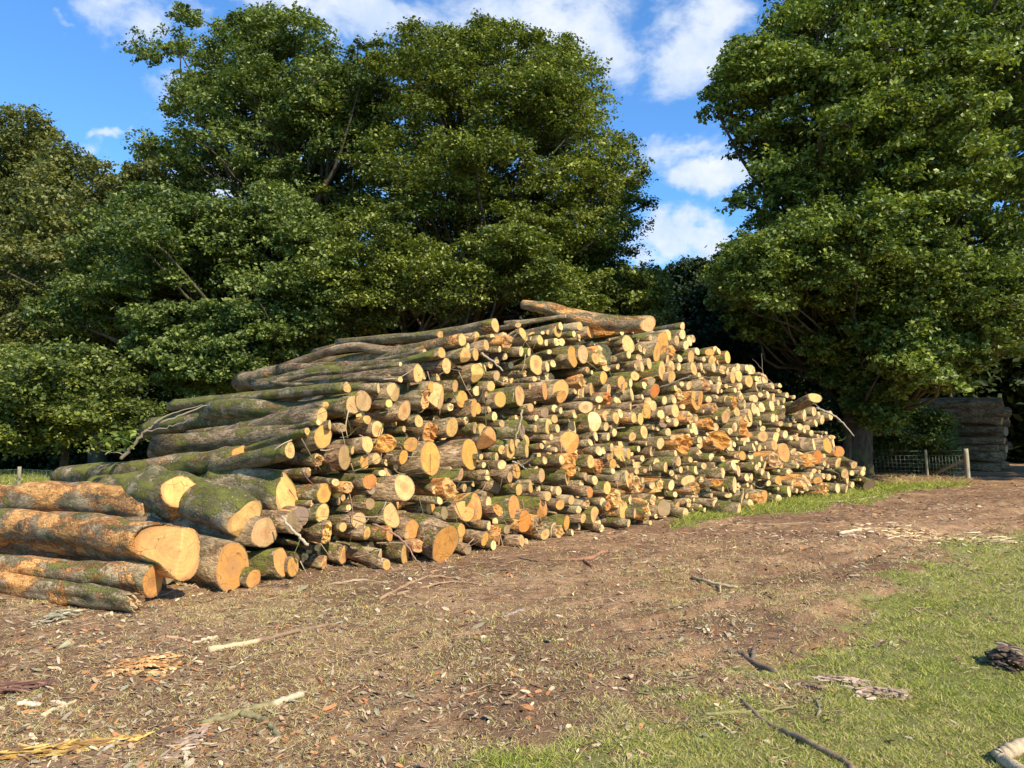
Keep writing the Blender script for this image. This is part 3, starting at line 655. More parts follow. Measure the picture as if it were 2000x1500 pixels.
class LogBuilder:
    """the bark and the sawn end of one log as vertex and face arrays in world space"""
    def __init__(s, C, R, seg, nx, lobes=1.0, dvec=None, pitch_cut=0.0, ew=1.0, notch=None, jag=0.0, knots=0, sd=None, clip=None):
        g = np.random.default_rng(sd if sd is not None else rng.integers(1 << 30))
        C = smooth_path(C, nx); Rr = np.interp(np.linspace(0, 1, nx), np.linspace(0, 1, len(R)), R)
        T, U, W = frames(C)
        th = np.linspace(0, 2 * np.pi, seg, endpoint=False)
        # cross-section, slowly changing along the log
        a2, a3, a5 = g.uniform(0.01, 0.08) * lobes, g.uniform(0.0, 0.06) * lobes, g.uniform(0, 0.035) * lobes
        p2, p3, p5 = g.random(3) * 6.28
        u = np.linspace(0, 1, nx)[:, None]
        prof = 1 + a2 * np.sin(2 * th + p2 + u * 1.5) + a3 * np.sin(3 * th + p3 - u) + a5 * np.sin(5 * th + p5 + 2 * u)
        Ln = np.linalg.norm(C[-1] - C[0])
        nz = vnoise(u * Ln * 3.0 + 100 * g.random(), (th / 6.283 * 6)[None, :] + 0 * u, int(g.integers(999)))
        nz[:, -1] = nz[:, -2]
        prof = prof + (nz - 0.5) * 0.12 * lobes
        for k in range(knots):                     # branch stubs and burrs
            i = g.integers(1, max(2, nx - 3)); j = g.random() * 6.28
            du = (np.linspace(0, Ln, nx)[:, None] - Ln * i / (nx - 1)) / (Rr[i] * 0.5)
            dt = np.angle(np.exp(1j * (th[None] - j))) / 0.4
            prof = prof + 0.28 * g.random() * np.exp(-du ** 2 - dt ** 2)
        rad = Rr[:, None] * prof
        if clip:                                    # a split log: one side torn flat
            cc = np.cos(th - clip[0]); prof = np.where(cc[None] > 0.05, np.minimum(prof, clip[1] * (1 + 0.25 * (nz - 0.5)) / np.maximum(cc, 0.05)[None]), prof)
        cy, cz = np.cos(th) * ew, np.sin(th)
        V = C[:, None] + rad[..., None] * (cy[None, :, None] * U[:, None] + cz[None, :, None] * W[:, None])
        # oblique, notched or torn cut: shear the last rings along the axis
        ty, tz = (dvec or (0.0, 0.0))
        def shift(y, z, amp=1.0):
            x = ty * y + tz * z
            if notch: 
                q = notch[0] * y + notch[1] * z - notch[2] * Rr[-1]; x = x - np.maximum(q, 0) * notch[3]
            if jag > 0:
                x = x + jag * Rr[-1] * (vnoise((y + 0.4 * z) / Rr[-1] * 6.0 + 9, z / Rr[-1] * 2.2, 7 + int(p2 * 50)) - 0.5) * 2.2
            return x
        s.nx, s.seg = nx, seg
        yE, zE = rad[-1] * cy, rad[-1] * cz
        sh = shift(yE, zE)
        x_ax = np.linspace(-Ln, 0, nx)
        V[-1] += T[-1] * sh[:, None]
        for k in range(2, nx):                      # rings that a sloping cut would overtake move back
            lim = sh - 0.006 * k
            ov = np.minimum(0, lim - x_ax[-k]);
            if not (ov < 0).any(): break
            V[-k] += T[-k] * ov[:, None]
        i = np.arange(nx - 1)[:, None] * seg; j = np.arange(seg)[None, :]; j2 = (j + 1) % seg
        Q = np.stack([i + j, i + j2, i + seg + j2, i + seg + j], -1).reshape(-1, 4)
        # bark thickness: a narrow ring turned in at the front, a cap at the back
        bt = min(0.012, 0.07 * Rr[-1])
        ins = (Rr[-1] - bt) / Rr[-1]
        ring_in = C[-1] + (rad[-1] * ins)[:, None] * (cy[:, None] * U[-1] + cz[:, None] * W[-1]) + T[-1] * (shift(yE * ins, zE * ins) - 0.001)[:, None]
        n0 = V.reshape(-1, 3).shape[0]
        VV = np.vstack([V.reshape(-1, 3), ring_in, C[0:1]])
        l0 = (nx - 1) * seg; jj = np.arange(seg); j3 = (jj + 1) % seg
        Q = np.vstack([Q, np.stack([l0 + jj, l0 + j3, n0 + j3, n0 + jj], -1)])
        Tb = np.stack([jj * 0 + n0 + seg, j3, jj], -1)
        s.bark = (VV, Q, Tb)
        # sawn end: rings of points from the bark inwards
        nr = 3 if seg <= 14 else (5 if seg <= 24 else 9); E = []
        for k in range(nr):
            f = ins * (1 - k / nr); y, z = yE * f, zE * f
            E.append(C[-1] + y[:, None] * U[-1] + z[:, None] * W[-1] + T[-1] * (shift(y, z))[:, None])
        E.append((C[-1] + T[-1] * shift(np.zeros(1), np.zeros(1))[:, None])[:1])
        VE = np.vstack(E); QE = []
        for k in range(nr - 1):
            a0, b0 = k * seg, (k + 1) * seg
            QE.append(np.stack([a0 + jj, a0 + j3, b0 + j3, b0 + jj], -1))
        TE = np.stack([(nr - 1) * seg + jj, (nr - 1) * seg + j3, jj * 0 + nr * seg], -1)
        s.end = (VE, np.vstack(QE), TE)
        s.C, s.T, s.U, s.W, s.R = C, T[-1], U[-1], W[-1], Rr[-1]
        s.len = Ln

def frame_matrix(p, T):
    T = Vector(T).normalized(); up = Vector((0, 0, 1)); Y = up.cross(T).normalized(); Z = T.cross(Y)
    M = Matrix((T, Y, Z)).transposed().to_4x4(); M.translation = Vector(p); return M
def to_local(M, V):
    R = np.array(M.to_3x3()); return (np.asarray(V) - np.array(M.translation)) @ R

LOGS = []
def emit_log(b, wood, bark, label, group, name="log"):
    """one log: bark mesh with its sawn end as a child"""
    M = frame_matrix((b.C[0] + b.C[-1]) / 2, b.C[-1] - b.C[0])
    V, Q, T = b.bark
    o = link(name, mesh_np("log_bark", to_local(M, V), [Q, T], True, [M_BARK]))
    o.matrix_world = M; o.color = bark
    tag(o, label, "log", group)
    ME = frame_matrix(b.C[-1], b.T)
    VE, QE, TE = b.end
    e = link("sawn_end", mesh_np("sawn_end", to_local(ME, VE), [QE, TE], False, [M_END]), o)
    e.matrix_local = M.inverted() @ ME
    e.color = (*wood, max(b.R, 0.01))
    LOGS.append(o)
    return o

def cut_slope(w, h, axis, P):
    """how obliquely a log must be sawn for its end to show w wide and h high"""
    vd = Vector((-P[0], -P[1], 0)).normalized(); a = Vector((axis[0], axis[1], 0)).normalized()
    ang = math.atan2(a.cross(vd).z, a.dot(vd))             # from the axis to the viewer
    best = (9, 0)
    for k in range(-48, 49, 2):
        dl = math.radians(k)
        f = math.cos(ang - dl) / math.cos(dl)
        if f <= 0.05: continue
        e = abs(math.log(max(f, 0.05) / max(w / h, 0.12))) + abs(k) * 0.004
        if e < best[0]: best = (e, dl)
    return best[1]

def add_end(E, recess=0.0, L=None, pitch=None, seg=None):
    """place a log whose end is seen as E; returns a builder and its looks"""
    big = E['h'] / 2
    P = face_point(E['x'], E['y'], 0.05)
    r = E['h'] / 2 * P.y / F * (0.98 if E['h'] > 38 else 1.08)
    if r < 0.03: r = 0.03
    P = face_point(E['x'], E['y'], r)
    if recess:
        d = ray(E['x'], E['y']); Pn = P + d * (recess / d.y)
        P = Pn
    if P.z < r * 0.9: P.z = r * 0.9
    yaw = rng.normal(0, 0.08) if rng.random() < 0.86 else rng.uniform(-0.4, 0.4) * (0.15 if E['x'] < 800 else 1.0); c_, s_ = math.cos(yaw), math.sin(yaw)
    ax = Vector((AX[0] * c_ - AX[1] * s_, AX[0] * s_ + AX[1] * c_, 0))
    L = L or min(5.0, 2.6 + 12 * r + rng.random() * 1.3)
    if r < 0.06: L = min(L, 3.4)
    if E['x'] < 800: L = min(L, 3.6)
    drop = (0.045 + rng.normal(0, 0.022)) * L if pitch is None else pitch * L
    B = P - ax * L; B.z = max(r * 1.1, P.z - drop)
    if P.z < 0.45: B.z = P.z + rng.normal(0.03, 0.03)
    seg = seg or int(np.clip(9 + r * 90, 10, 30)); nx = int(np.clip(L / max(r, 0.06) / 3.0, 7, 22))
    bend = rng.normal(0, 0.09, 3) * L * 0.35; bend2 = rng.normal(0, 0.08, 3) * L * 0.35; bend[2] *= 0.5; bend2[2] *= 0.5
    C = [B, B.lerp(P, 0.33) + Vector(bend), B.lerp(P, 0.66) + Vector(bend2), P]
    dl = cut_slope(E['w'], E['h'], ax, P)
    # in the end frame +Y points to the left of the axis direction
    ty = -math.tan(dl)
    tz = rng.normal(0, 0.10)
    f = E['f']; notch = None; jag = 0.0
    if 'n' in f: a = rng.random() * 6.28; notch = (math.cos(a), math.sin(a), rng.uniform(-0.2, 0.35), rng.uniform(0.6, 1.3))
    elif 'j' in f: jag = 0.42
    elif rng.random() < 0.14: a = rng.random() * 6.28; notch = (math.cos(a), math.sin(a), rng.uniform(0.1, 0.6), rng.uniform(0.4, 1.1))
    elif rng.random() < 0.09 and r < 0.11: jag = 0.25
    clip = None
    if ('j' in f and rng.random() < 0.75) or rng.random() < 0.05: clip = (rng.uniform(0.3, 4.0), rng.uniform(0.15, 0.6))
    R = [r * rng.uniform(0.85, 1.2), r * rng.uniform(0.92, 1.1), r * rng.uniform(0.95, 1.05), r]
    b = LogBuilder([tuple(p) for p in C], R, seg, nx, 1.0, (ty, tz), 0, 1.0, notch, jag, knots=int(rng.random() * 3), clip=clip)
    wk = E['c']
    if wk in 'cy' and rng.random() < 0.22: wk = rng.choice(list('too')); E['c'] = str(wk)
    wc = np.array(WOOD[wk]) * rng.uniform(0.80, 1.08) * np.array([1, rng.uniform(0.90, 1.04), rng.uniform(0.75, 1.1)])
    moss = 0.95 if 'm' in f else rng.uniform(0.1, 0.75)
    brown = rng.uniform(0.75, 1.0) if 'r' in f else (rng.uniform(0.1, 0.5) if 'm' in f else rng.uniform(0.2, 0.9))
    peel = rng.uniform(0.0, 0.6) if not clip else rng.uniform(0.9, 1.5)
    return b, tuple(np.clip(wc, 0, 0.9)), (moss, peel, brown, 1.0), r, P

# ------------------------------------------------ words for labels
def look_words(E, r, bark):
    size = "massive" if r > 0.17 else "thick" if r > 0.125 else "stout" if r > 0.095 else "medium" if r > 0.07 else "slender" if r > 0.05 else "thin"
    bk = "mossy" if bark[0] > 0.7 else "brown" if bark[2] > 0.65 else "grey" if bark[2] < 0.25 else "dull"
    wd = {'c': 'cream', 'y': 'yellow', 't': 'tan', 'o': 'orange', 'O': 'rusty', 'b': 'greyish'}[E['c']]
    k = E['w'] / E['h']
    sh = "torn" if 'j' in E['f'] else "notched" if 'n' in E['f'] else "narrow" if k < 0.42 else "round" if k > 0.85 else "oval"
    return size, bk, wd, sh
COLN = [(560, "at left foot"), (680, "on left flank"), (780, "beside left flank"), (880, "left of centre"), (980, "near pile centre"), (1080, "below summit"),
        (1190, "under kinked trunk"), (1290, "right of summit"), (1400, "on right shoulder"), (1500, "on right slope"), (1600, "near right end"), (2100, "at right tail")]
ROWN = ["ground row", "second row", "low row", "lower middle row", "middle row", "upper middle row", "high row", "top row"]
def col_words(x):
    for lim, wd in COLN:
        if x < lim: return wd
TOPLINE = np.array([(300, 800), (560, 790), (680, 745), (830, 690), (960, 625), (1270, 625), (1340, 645), (1400, 690), (1480, 710), (1530, 750), (1600, 775), (1640, 830), (1660, 885), (1720, 930)])
FOOTLINE = np.array([(300, 1180), (560, 1130), (760, 1112), (960, 1078), (1210, 1045), (1300, 1030), (1440, 1003), (1600, 965), (1720, 955)])
def row_words(x, y):
    a = np.interp(x, TOPLINE[:, 0], TOPLINE[:, 1]); b = np.interp(x, FOOTLINE[:, 0], FOOTLINE[:, 1])
    return ROWN[int(np.clip((b - y) / (b - a) * 8, 0, 7))]

def build_heroes():
    G = "big beech trunks at the left foot of the pile"
    def hero(C, R, wood, bark, label, seg=44, nx=40, dv=(0, 0), notch=None, jag=0.0, knots=7, lob=1.8, grp=G, sd=None):
        b = LogBuilder([tuple(p) for p in C], R, seg, nx, lob, dv, 0, 1.0, notch, jag, knots, sd)
        return emit_log(b, wood, bark, label, grp), b
    W = WOOD
    # big trunk with the two-faced cut
    hero([pt(-330, 1012, 12.2), pt(-60, 1030, 10.35), pt(150, 1040, 8.95), pt(352, 1078, 7.45)], [0.25, 0.26, 0.27, 0.25, 0.245], (0.72, 0.38, 0.12), (0.72, 1.0, 0.05, 1),
         "largest mossy trunk of the pile, pale two faced cut, orange bark wounds, at front left", dv=(-0.30, -0.05), notch=(-0.97, 0.2, 0.0, 2.1), sd=5, knots=3)
    hero([pt(-280, 1085, 10.1), pt(-40, 1108, 8.7), pt(140, 1124, 8.0), pt(300, 1133, 7.55)], [0.18, 0.17, 0.165, 0.158], (0.66, 0.31, 0.09), (0.6, 0.85, 0.1, 1),
         "grey green trunk on the ground under the largest trunk, orange brown sawn end", dv=(-0.1, 0.25), sd=6)
    hero([ptz(-150, 1108, 0.10), ptz(60, 1145, 0.11), ptz(180, 1163, 0.10), ptz(262, 1176, 0.095)], [0.10, 0.105, 0.11, 0.095], (0.56, 0.38, 0.2), (0.55, 1.0, 0.2, 1),
         "knobbly peeling log lying foremost on the earth, rotten crumbling end", dv=(0, 0), jag=0.9, sd=7, knots=7, seg=34)
    sc4, b4 = hero([pt(205, 955, 11.7), pt(320, 965, 10.3), pt(420, 992, 9.2), pt(482, 1016, 8.6)], [0.29, 0.28, 0.24, 0.215], (0.72, 0.42, 0.14), (0.85, 0.35, 0.15, 1),
         "mossy trunk with a keyhole shaped orange branch scar, behind the largest trunk", dv=(-0.25, 0.15), notch=(0.2, -0.98, 0.35, 0.4), sd=8)
    # the sawn-off branch on it: a short stub whose flat face looks out of the pile
    bs = LogBuilder([tuple(pt(348, 990, 9.72)), tuple(pt(348, 990, 9.72) + Vector((.09, -.20, .12))), tuple(pt(348, 990, 9.72) + Vector((.17, -.38, .225)))], [0.24, 0.2, 0.185], 30, 6, 1.2, (0.0, 0.18), 0, 1.15)
    M = sc4.matrix_world
    V, Q, T = bs.bark
    st = link("branch_stub", mesh_np("branch_stub", to_local(M, V), [Q, T], True, [M_BARK]), sc4); st.color = (0.6, 0.9, 0.2, 1)
    ME = frame_matrix(bs.C[-1], bs.T); V, Q, T = bs.end
    e = link("sawn_face", mesh_np("sawn_face", to_local(ME, V), [Q, T], False, [M_END]), st)
    e.matrix_local = M.inverted() @ ME; e.color = (0.82, 0.42, 0.12, 0.19)
    hero([pt(410, 945, 10.7), pt(450, 948, 10.1), pt(562, 962, 9.3)], [0.24, 0.235, 0.23], (0.74, 0.42, 0.13), (0.62, 0.45, 0.05, 1),
         "short pale barked trunk with tall orange slanting cut, right of the branch scar trunk", dv=(-0.35, -0.35), notch=(0.6, 0.7, 0.2, 0.7), sd=9, nx=20)
    hero([pt(-60, 985, 13.0), pt(60, 972, 11.8), pt(190, 976, 11.2), pt(318, 993, 10.3)], [0.24, 0.25, 0.27, 0.26], W['o'], (0.5, 1.0, 0.1, 1),
         "scarred trunk with orange torn patches lying between the largest trunk and the orange topped log", sd=10)
    hero([pt(122, 934, 12.5), pt(210, 925, 11.6), pt(330, 912, 10.9), pt(470, 893, 10.2)], [0.20, 0.165, 0.17, 0.16], W['o'], (0.8, 0.55, 0.2, 1),
         "long mossy log whose far end is stripped to orange wood, on top of scarred trunk", sd=11)
    hero([pt(-40, 1062, 10.2), pt(120, 1068, 9.4), pt(330, 1108, 8.3)], [0.16, 0.17, 0.17], W['b'], (0.4, 0.6, 0.5, 1),
         "shadowed trunk squeezed between the largest trunk and the grey green one below", sd=12)
    hero([pt(330, 1120, 9.3), pt(400, 1120, 8.8), pt(440, 1112, 8.35)], [0.2, 0.19, 0.18], W['o'], (0.3, 0.2, 0.3, 1),
         "dark thick log in the shade right of the largest trunk's cut", sd=14, nx=18)
    # long mossy logs whose flanks show on the left side of the pile
    G2 = "long logs whose flanks show on the left side"
    def flank(fx, fy, fh, bx, by, bh, c, bark, label, y0=None, bend=0.0, kn=3, w=None, sd=None):
        P = face_point(fx, fy, 0.1) if y0 is None else pt(fx, fy, y0)
        r = fh / 2 * P.y / F; B = Vector((P.x, P.y, 0)) - Vector((AX[0], AX[1], 0)) * 4.6
        for _ in range(12):                       # slide the far end along the log until it stands where it is seen
            u = (B.x / B.y) * F / CP * 1.0; dx = (bx - 1000) - u; s = dx / F * B.y
            B += Vector((AX[0], AX[1], 0)) * (s * 0.8)
        B = pt(bx, by, B.y); rb = bh / 2 * B.y / F
        m1 = B.lerp(P, 0.35) + Vector((0, 0, bend)); m2 = B.lerp(P, 0.7) - Vector((0, 0, bend * 0.6))
        dl = cut_slope(w or fh * 0.62, fh, AX, P)
        hero([B, m1, m2, P], [rb, rb * 0.6 + r * 0.4, rb * 0.3 + r * 0.7, r], W[c], bark, label, seg=30, nx=26, dv=(-math.tan(dl), rng.normal(0, .1)), knots=kn, grp=G2, sd=sd)
    flank(689, 791, 42, 292, 838, 40, 't', (0.95, 0.2, 0.3, 1), "fat green mossy log sagging across the left flank, its back end round and dark", bend=0.06, sd=21)
    flank(629, 812, 34, 308, 882, 42, 'c', (0.6, 0.6, 0.75, 1), "pinkish peeled log with torn bark flakes below the fat mossy log", bend=-0.02, sd=22)
    flank(678, 757, 24, 338, 792, 24, 'c', (0.9, 0.4, 0.1, 1), "straight green log with pale peeled spots above the fat mossy log", sd=23)
    flank(817, 729, 36, 500, 752, 22, 'c', (0.5, 0.5, 0.7, 1), "tapering flaky barked log with a wide cream end, fourth from the top on the flank", sd=24)
    flank(872, 714, 30, 548, 722, 24, 'c', (0.35, 0.5, 0.95, 1), "thin reddish log half hidden under the yellow streaked log", sd=25)
    flank(903, 664, 26, 468, 748, 34, 'c', (0.55, 0.7, 0.5, 1), "long log with yellow streaked stripped bark, starting low on the flank", bend=0.05, sd=26)
    flank(967, 635, 27, 616, 688, 17, 'c', (0.55, 0.6, 0.5, 1), "topmost long wavy log of the flank with a slim back end", bend=0.06, kn=4, sd=27)
    flank(862, 655, 22, 660, 668, 15, 't', (0.7, 0.4, 0.4, 1), "short log lying just behind the topmost wavy log", y0=13.4, sd=28)
    flank(600, 842, 16, 420, 902, 22, 'c', (1.0, 0.35, 0.2, 1), "bright green mossy log running slantwise above the fissured cream ended one", sd=29)
    flank(566, 879, 32, 420, 915, 34, 'c', (0.85, 0.05, 0.4, 1), "dark mossy log with cream cut seen beside the slanting green log", sd=30)
    flank(830, 690, 16, 640, 728, 14, 'c', (0.8, 0.1, 0.3, 1), "slim dark log under the left part of the yellow streaked log", y0=11.9, sd=31)
    flank(760, 742, 20, 560, 768, 26, 't', (0.6, 0.5, 0.5, 1), "brownish log packed between the straight green log and flaky log", y0=11.2, sd=32)
    flank(640, 800, 30, 430, 830, 30, 't', (0.7, 0.4, 0.6, 1), "dull log filling the gap behind the fat mossy log's cream neighbour", y0=10.6, sd=33)
    # kinked trunk lying across the summit
    hero([pt(1020, 594, 15.6), pt(1075, 604, 15.3), pt(1130, 622, 15.0), pt(1200, 632, 14.7), pt(1266, 634, 14.35)], [0.085, 0.12, 0.15, 0.155, 0.155], (0.70, 0.38, 0.15), (0.55, 0.95, 0.3, 1),
         "kinked peeling trunk lying lengthwise across the very summit of the pile", seg=30, nx=26, dv=(0.5, 0.0), knots=4, grp=G2, sd=41)
    hero([pt(985, 632, 15.0), pt(1040, 627, 14.9), pt(1105, 617, 14.7)], [0.045, 0.045, 0.04], W['t'], (0.5, 0.1, 0.6, 1),
         "thin crooked log laid sideways just left of the kinked summit trunk", seg=14, nx=14, grp=G2, sd=42)
    # fallen log at the right tail
    hero([ptz(1648, 912, 0.32), ptz(1670, 935, 0.2), ptz(1697, 948, 0.16)], [0.2, 0.19, 0.17], (0.42, 0.26, 0.16), (0.85, 0.1, 0.4, 1),
         "mossy log slid down onto the grass at the right tail, dark weathered end", seg=26, nx=14, dv=(-0.5, 0.8), grp=G2, sd=43)
    for (c, r, lab) in (([(1600, 880), (1640, 898), (1668, 908)], 0.12, "mossy log sloping down above the one fallen on the grass"),
                        ([(1340 + 250, 905), (1625, 918), (1650, 925)], 0.14, "green sloping log just left of the mossy one fallen on the grass")):
        Y = 22.0
        hero([pt(a, b, Y + 0.5 - k * 0.5) for k, (a, b) in enumerate(c)], [r, r, r * 0.9], W['t'], (0.85, 0.1, 0.3, 1), lab, seg=20, nx=12, grp=G2)
    hero([pt(1515, 805, 21.4), pt(1550, 795, 20.9), pt(1592, 776, 20.2)], [0.17, 0.17, 0.165], W['c'], (0.6, 0.3, 0.9, 1),
         "log jutting up and out from the right slope with a cream notched end", seg=22, nx=12, dv=(0.3, 0), notch=(0, 1, 0.2, 0.6), grp=G2)
build_heroes()

# which transcribed ends are already built as long flank logs
DONE = [(967, 635), (903, 663), (872, 716), (817, 728), (677, 755), (689, 791), (628.5, 810.4), (600, 842), (567, 880), (1592.5, 776.2)]
ENDS = [e for e in ENDS if not any(abs(e['x'] - a) < 5 and abs(e['y'] - b) < 6 for a, b in DONE)]
N_STACK = 24
def build_pile():
    order = sorted(ENDS, key=lambda e: -e['w'] * e['h'])
    # gaps: more logs of the same kinds between the transcribed ones, found by dart throwing
    POLY = [(575, 1120), (585, 900), (640, 840), (700, 790), (740, 770), (830, 715), (905, 690), (960, 645), (1040, 640), (1270, 648), (1340, 655), (1400, 700), (1480, 715), (1530, 760), (1590, 790), (1632, 840), (1650, 890), (1692, 925), (1680, 955), (1600, 960), (1460, 985), (1440, 1000), (1300, 1025), (1210, 1040), (1100, 1055), (960, 1074), (860, 1090), (760, 1108), (620, 1118)]
    xs = np.array([e['x'] for e in order]); ys = np.array([e['y'] for e in order]); hs = np.array([e['h'] for e in order]); ws = np.array([e['w'] for e in order])
    fill = []
    for it in range(9000):
        px = rng.uniform(575, 1700); py = rng.uniform(640, 1120)
        if not in_poly(POLY, np.array([px]), np.array([py]))[0]: continue
        P = face_point(px, py, 0.05)
        r = rng.choice([0.045, 0.06, 0.075, 0.095, 0.12], p=[.15, .2, .25, .25, .15]) * (1.3 if it < 2500 else 0.95)
        if edge_dist(POLY, np.array([px]), np.array([py]))[0] < r * F / P.y: continue
        h = 2 * r * F / P.y; w_ = h * rng.uniform(0.45, 0.75)
        dx = (xs - px) / ((ws + w_) / 2); dy = (ys - py) / ((hs + h) / 2)
        q = np.hypot(dx, dy)
        if (q < 1.30).any(): continue
        e = dict(x=px, y=py, w=w_, h=h, c=rng.choice(list('cctottbo')), f=rng.choice(['', '', 'm', 'r', 'j', '']))
        xs = np.append(xs, px); ys = np.append(ys, py); hs = np.append(hs, h); ws = np.append(ws, w_); fill.append(e)
    allE = order + fill
    built = len(LOGS); keep = 300 - built - N_STACK
    size = sorted(range(len(allE)), key=lambda i: -allE[i]['w'] * allE[i]['h'] * (1.0 if i < len(order) else 0.6))
    ind = set(size[:keep]); used = {}
    stuff_b, stuff_e = Acc(), Acc()
    things = []
    for i, E in enumerate(allE):
        rec = rng.uniform(0.0, 0.12) if i < len(order) else rng.uniform(0.15, 0.7)
        if i < len(order) and E['h'] < 30: rec = rng.uniform(-0.18, 0.12)
        b, wc, bark, r, P = add_end(E, recess=rec, seg=None if i in ind else 10)
        if i in ind: things.append((E, b, wc, bark, r, P))
        else:
            V, Q, T = b.bark; stuff_b.add(V, Q, T, 0); V, Q, T = b.end; stuff_e.add(V, Q, T, 0)
    # deeper logs that close the gaps, part of the same packed mass
    for k in range(900):
        px = rng.uniform(600, 1690); py = rng.uniform(650, 1110)
        if not in_poly(POLY, np.array([px]), np.array([py]))[0]: continue
        if edge_dist(POLY, np.array([px]), np.array([py]))[0] < 9: continue
        h = rng.uniform(14, 34) * (1.3 - 0.5 * (px - 600) / 1100)
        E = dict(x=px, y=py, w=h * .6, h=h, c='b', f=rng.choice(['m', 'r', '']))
        b, wc, bark, r, P = add_end(E, recess=rng.uniform(0.6, 1.3), seg=10)
        V, Q, T = b.bark; stuff_b.add(V, Q, T, 0); V, Q, T = b.end; stuff_e.add(V, Q, T, 0)
    # labels: look first, then where it lies; ties told apart by relative place
    recs = []
    for (E, b, wc, bark, r, P) in things:
        s_, bk, wd, sh = look_words(E, r, bark)
        recs.append([f"{s_} {bk} log, {sh} {wd} end, {row_words(E['x'], E['y'])}, {col_words(E['x'])}", E])
    by = {}
    for k, (l, E) in enumerate(recs): by.setdefault(l, []).append(k)
    for l, ks in by.items():
        if len(ks) == 1: continue
        xs_ = [recs[k][1]['x'] for k in ks]; ys_ = [recs[k][1]['y'] for k in ks]
        if max(xs_) - min(xs_) >= max(ys_) - min(ys_):
            ks = sorted(ks, key=lambda k: recs[k][1]['x']); ww = {2: ["left one", "right one"], 3: ["left one", "middle one", "right one"]}.get(len(ks))
        else:
            ks = sorted(ks, key=lambda k: recs[k][1]['y']); ww = {2: ["upper one", "lower one"], 3: ["upper one", "middle one", "lower one"]}.get(len(ks))
        if ww is None: ww = [f"{o_} from left" for o_ in ("first", "second", "third", "fourth", "fifth", "sixth", "seventh", "eighth")][:len(ks)]; ks = sorted(ks, key=lambda k: recs[k][1]['x'])
        for k, wv in zip(ks, ww): recs[k][0] = recs[k][0] + ", " + wv
    for (l, _), (E, b, wc, bark, r, P) in zip(recs, things):
        emit_log(b, wc, bark, l, "sawn logs of the sunlit pile")
    V0 = np.array([4.0, 16.0, 1.0])
    me = stuff_b.mesh("packed_small_logs", [M_BARK], True, V0)
    # one object: bark faces and sawn faces
    sb = link("small_logs", me); sb.location = V0; sb.color = (0.6, 0.35, 0.6, 1)
    tag(sb, "many small logs packed between the larger ones of the sunlit pile", "logs", kind="stuff")
    m, t, b_, o_ = new_mat("small_sawn_wood")
    n_ = t.noise(t.n.new('ShaderNodeTexCoord').outputs['Object'], 4.5, 2.0); n2_ = t.noise(t.n.new('ShaderNodeTexCoord').outputs['Object'], 40.0, 4.0)
    c_ = t.ramp(n_, [(0.32, (0.36, 0.22, 0.11)), (0.45, (0.64, 0.38, 0.15)), (0.6, (0.76, 0.54, 0.24)), (0.75, (0.60, 0.30, 0.09))])
    k_ = t.math('MULTIPLY_ADD', n2_, 0.8, 0.6); kc = t.n.new('ShaderNodeCombineColor'); [t.put(kc.inputs[i], k_) for i in range(3)]
    t.put(b_.inputs['Base Color'], t.mix(1.0, c_, kc.outputs[0], 'MULTIPLY')); b_.inputs['Roughness'].default_value = 0.8
    se = link("sawn_ends", stuff_e.mesh("packed_small_ends", [m], False, V0), sb)
    se['kind'] = 'stuff'
    print("LOGS: transcribed", len(order), "fill", len(fill), "things", len(LOGS))
build_pile()

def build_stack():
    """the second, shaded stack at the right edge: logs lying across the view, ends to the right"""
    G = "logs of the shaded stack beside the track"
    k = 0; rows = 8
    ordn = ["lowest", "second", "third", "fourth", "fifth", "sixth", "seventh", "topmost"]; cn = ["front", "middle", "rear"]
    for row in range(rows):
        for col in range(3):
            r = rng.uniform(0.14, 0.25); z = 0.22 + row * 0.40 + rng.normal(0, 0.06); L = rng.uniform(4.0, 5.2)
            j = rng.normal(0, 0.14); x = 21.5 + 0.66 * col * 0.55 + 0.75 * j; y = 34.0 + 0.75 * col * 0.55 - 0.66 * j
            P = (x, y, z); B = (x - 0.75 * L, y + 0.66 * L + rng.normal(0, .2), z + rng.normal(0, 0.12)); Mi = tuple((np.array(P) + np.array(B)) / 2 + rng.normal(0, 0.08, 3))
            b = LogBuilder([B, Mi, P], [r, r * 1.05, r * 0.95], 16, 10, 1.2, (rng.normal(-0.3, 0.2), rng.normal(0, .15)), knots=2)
            emit_log(b, WOOD[['t', 'b', 'o', 'c'][int(rng.integers(4))]], (0.2, .2, 1.0, 1),  # browner, less mossy bark puts the stack's deep shade into its colour
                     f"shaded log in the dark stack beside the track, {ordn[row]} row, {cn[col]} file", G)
build_stack()
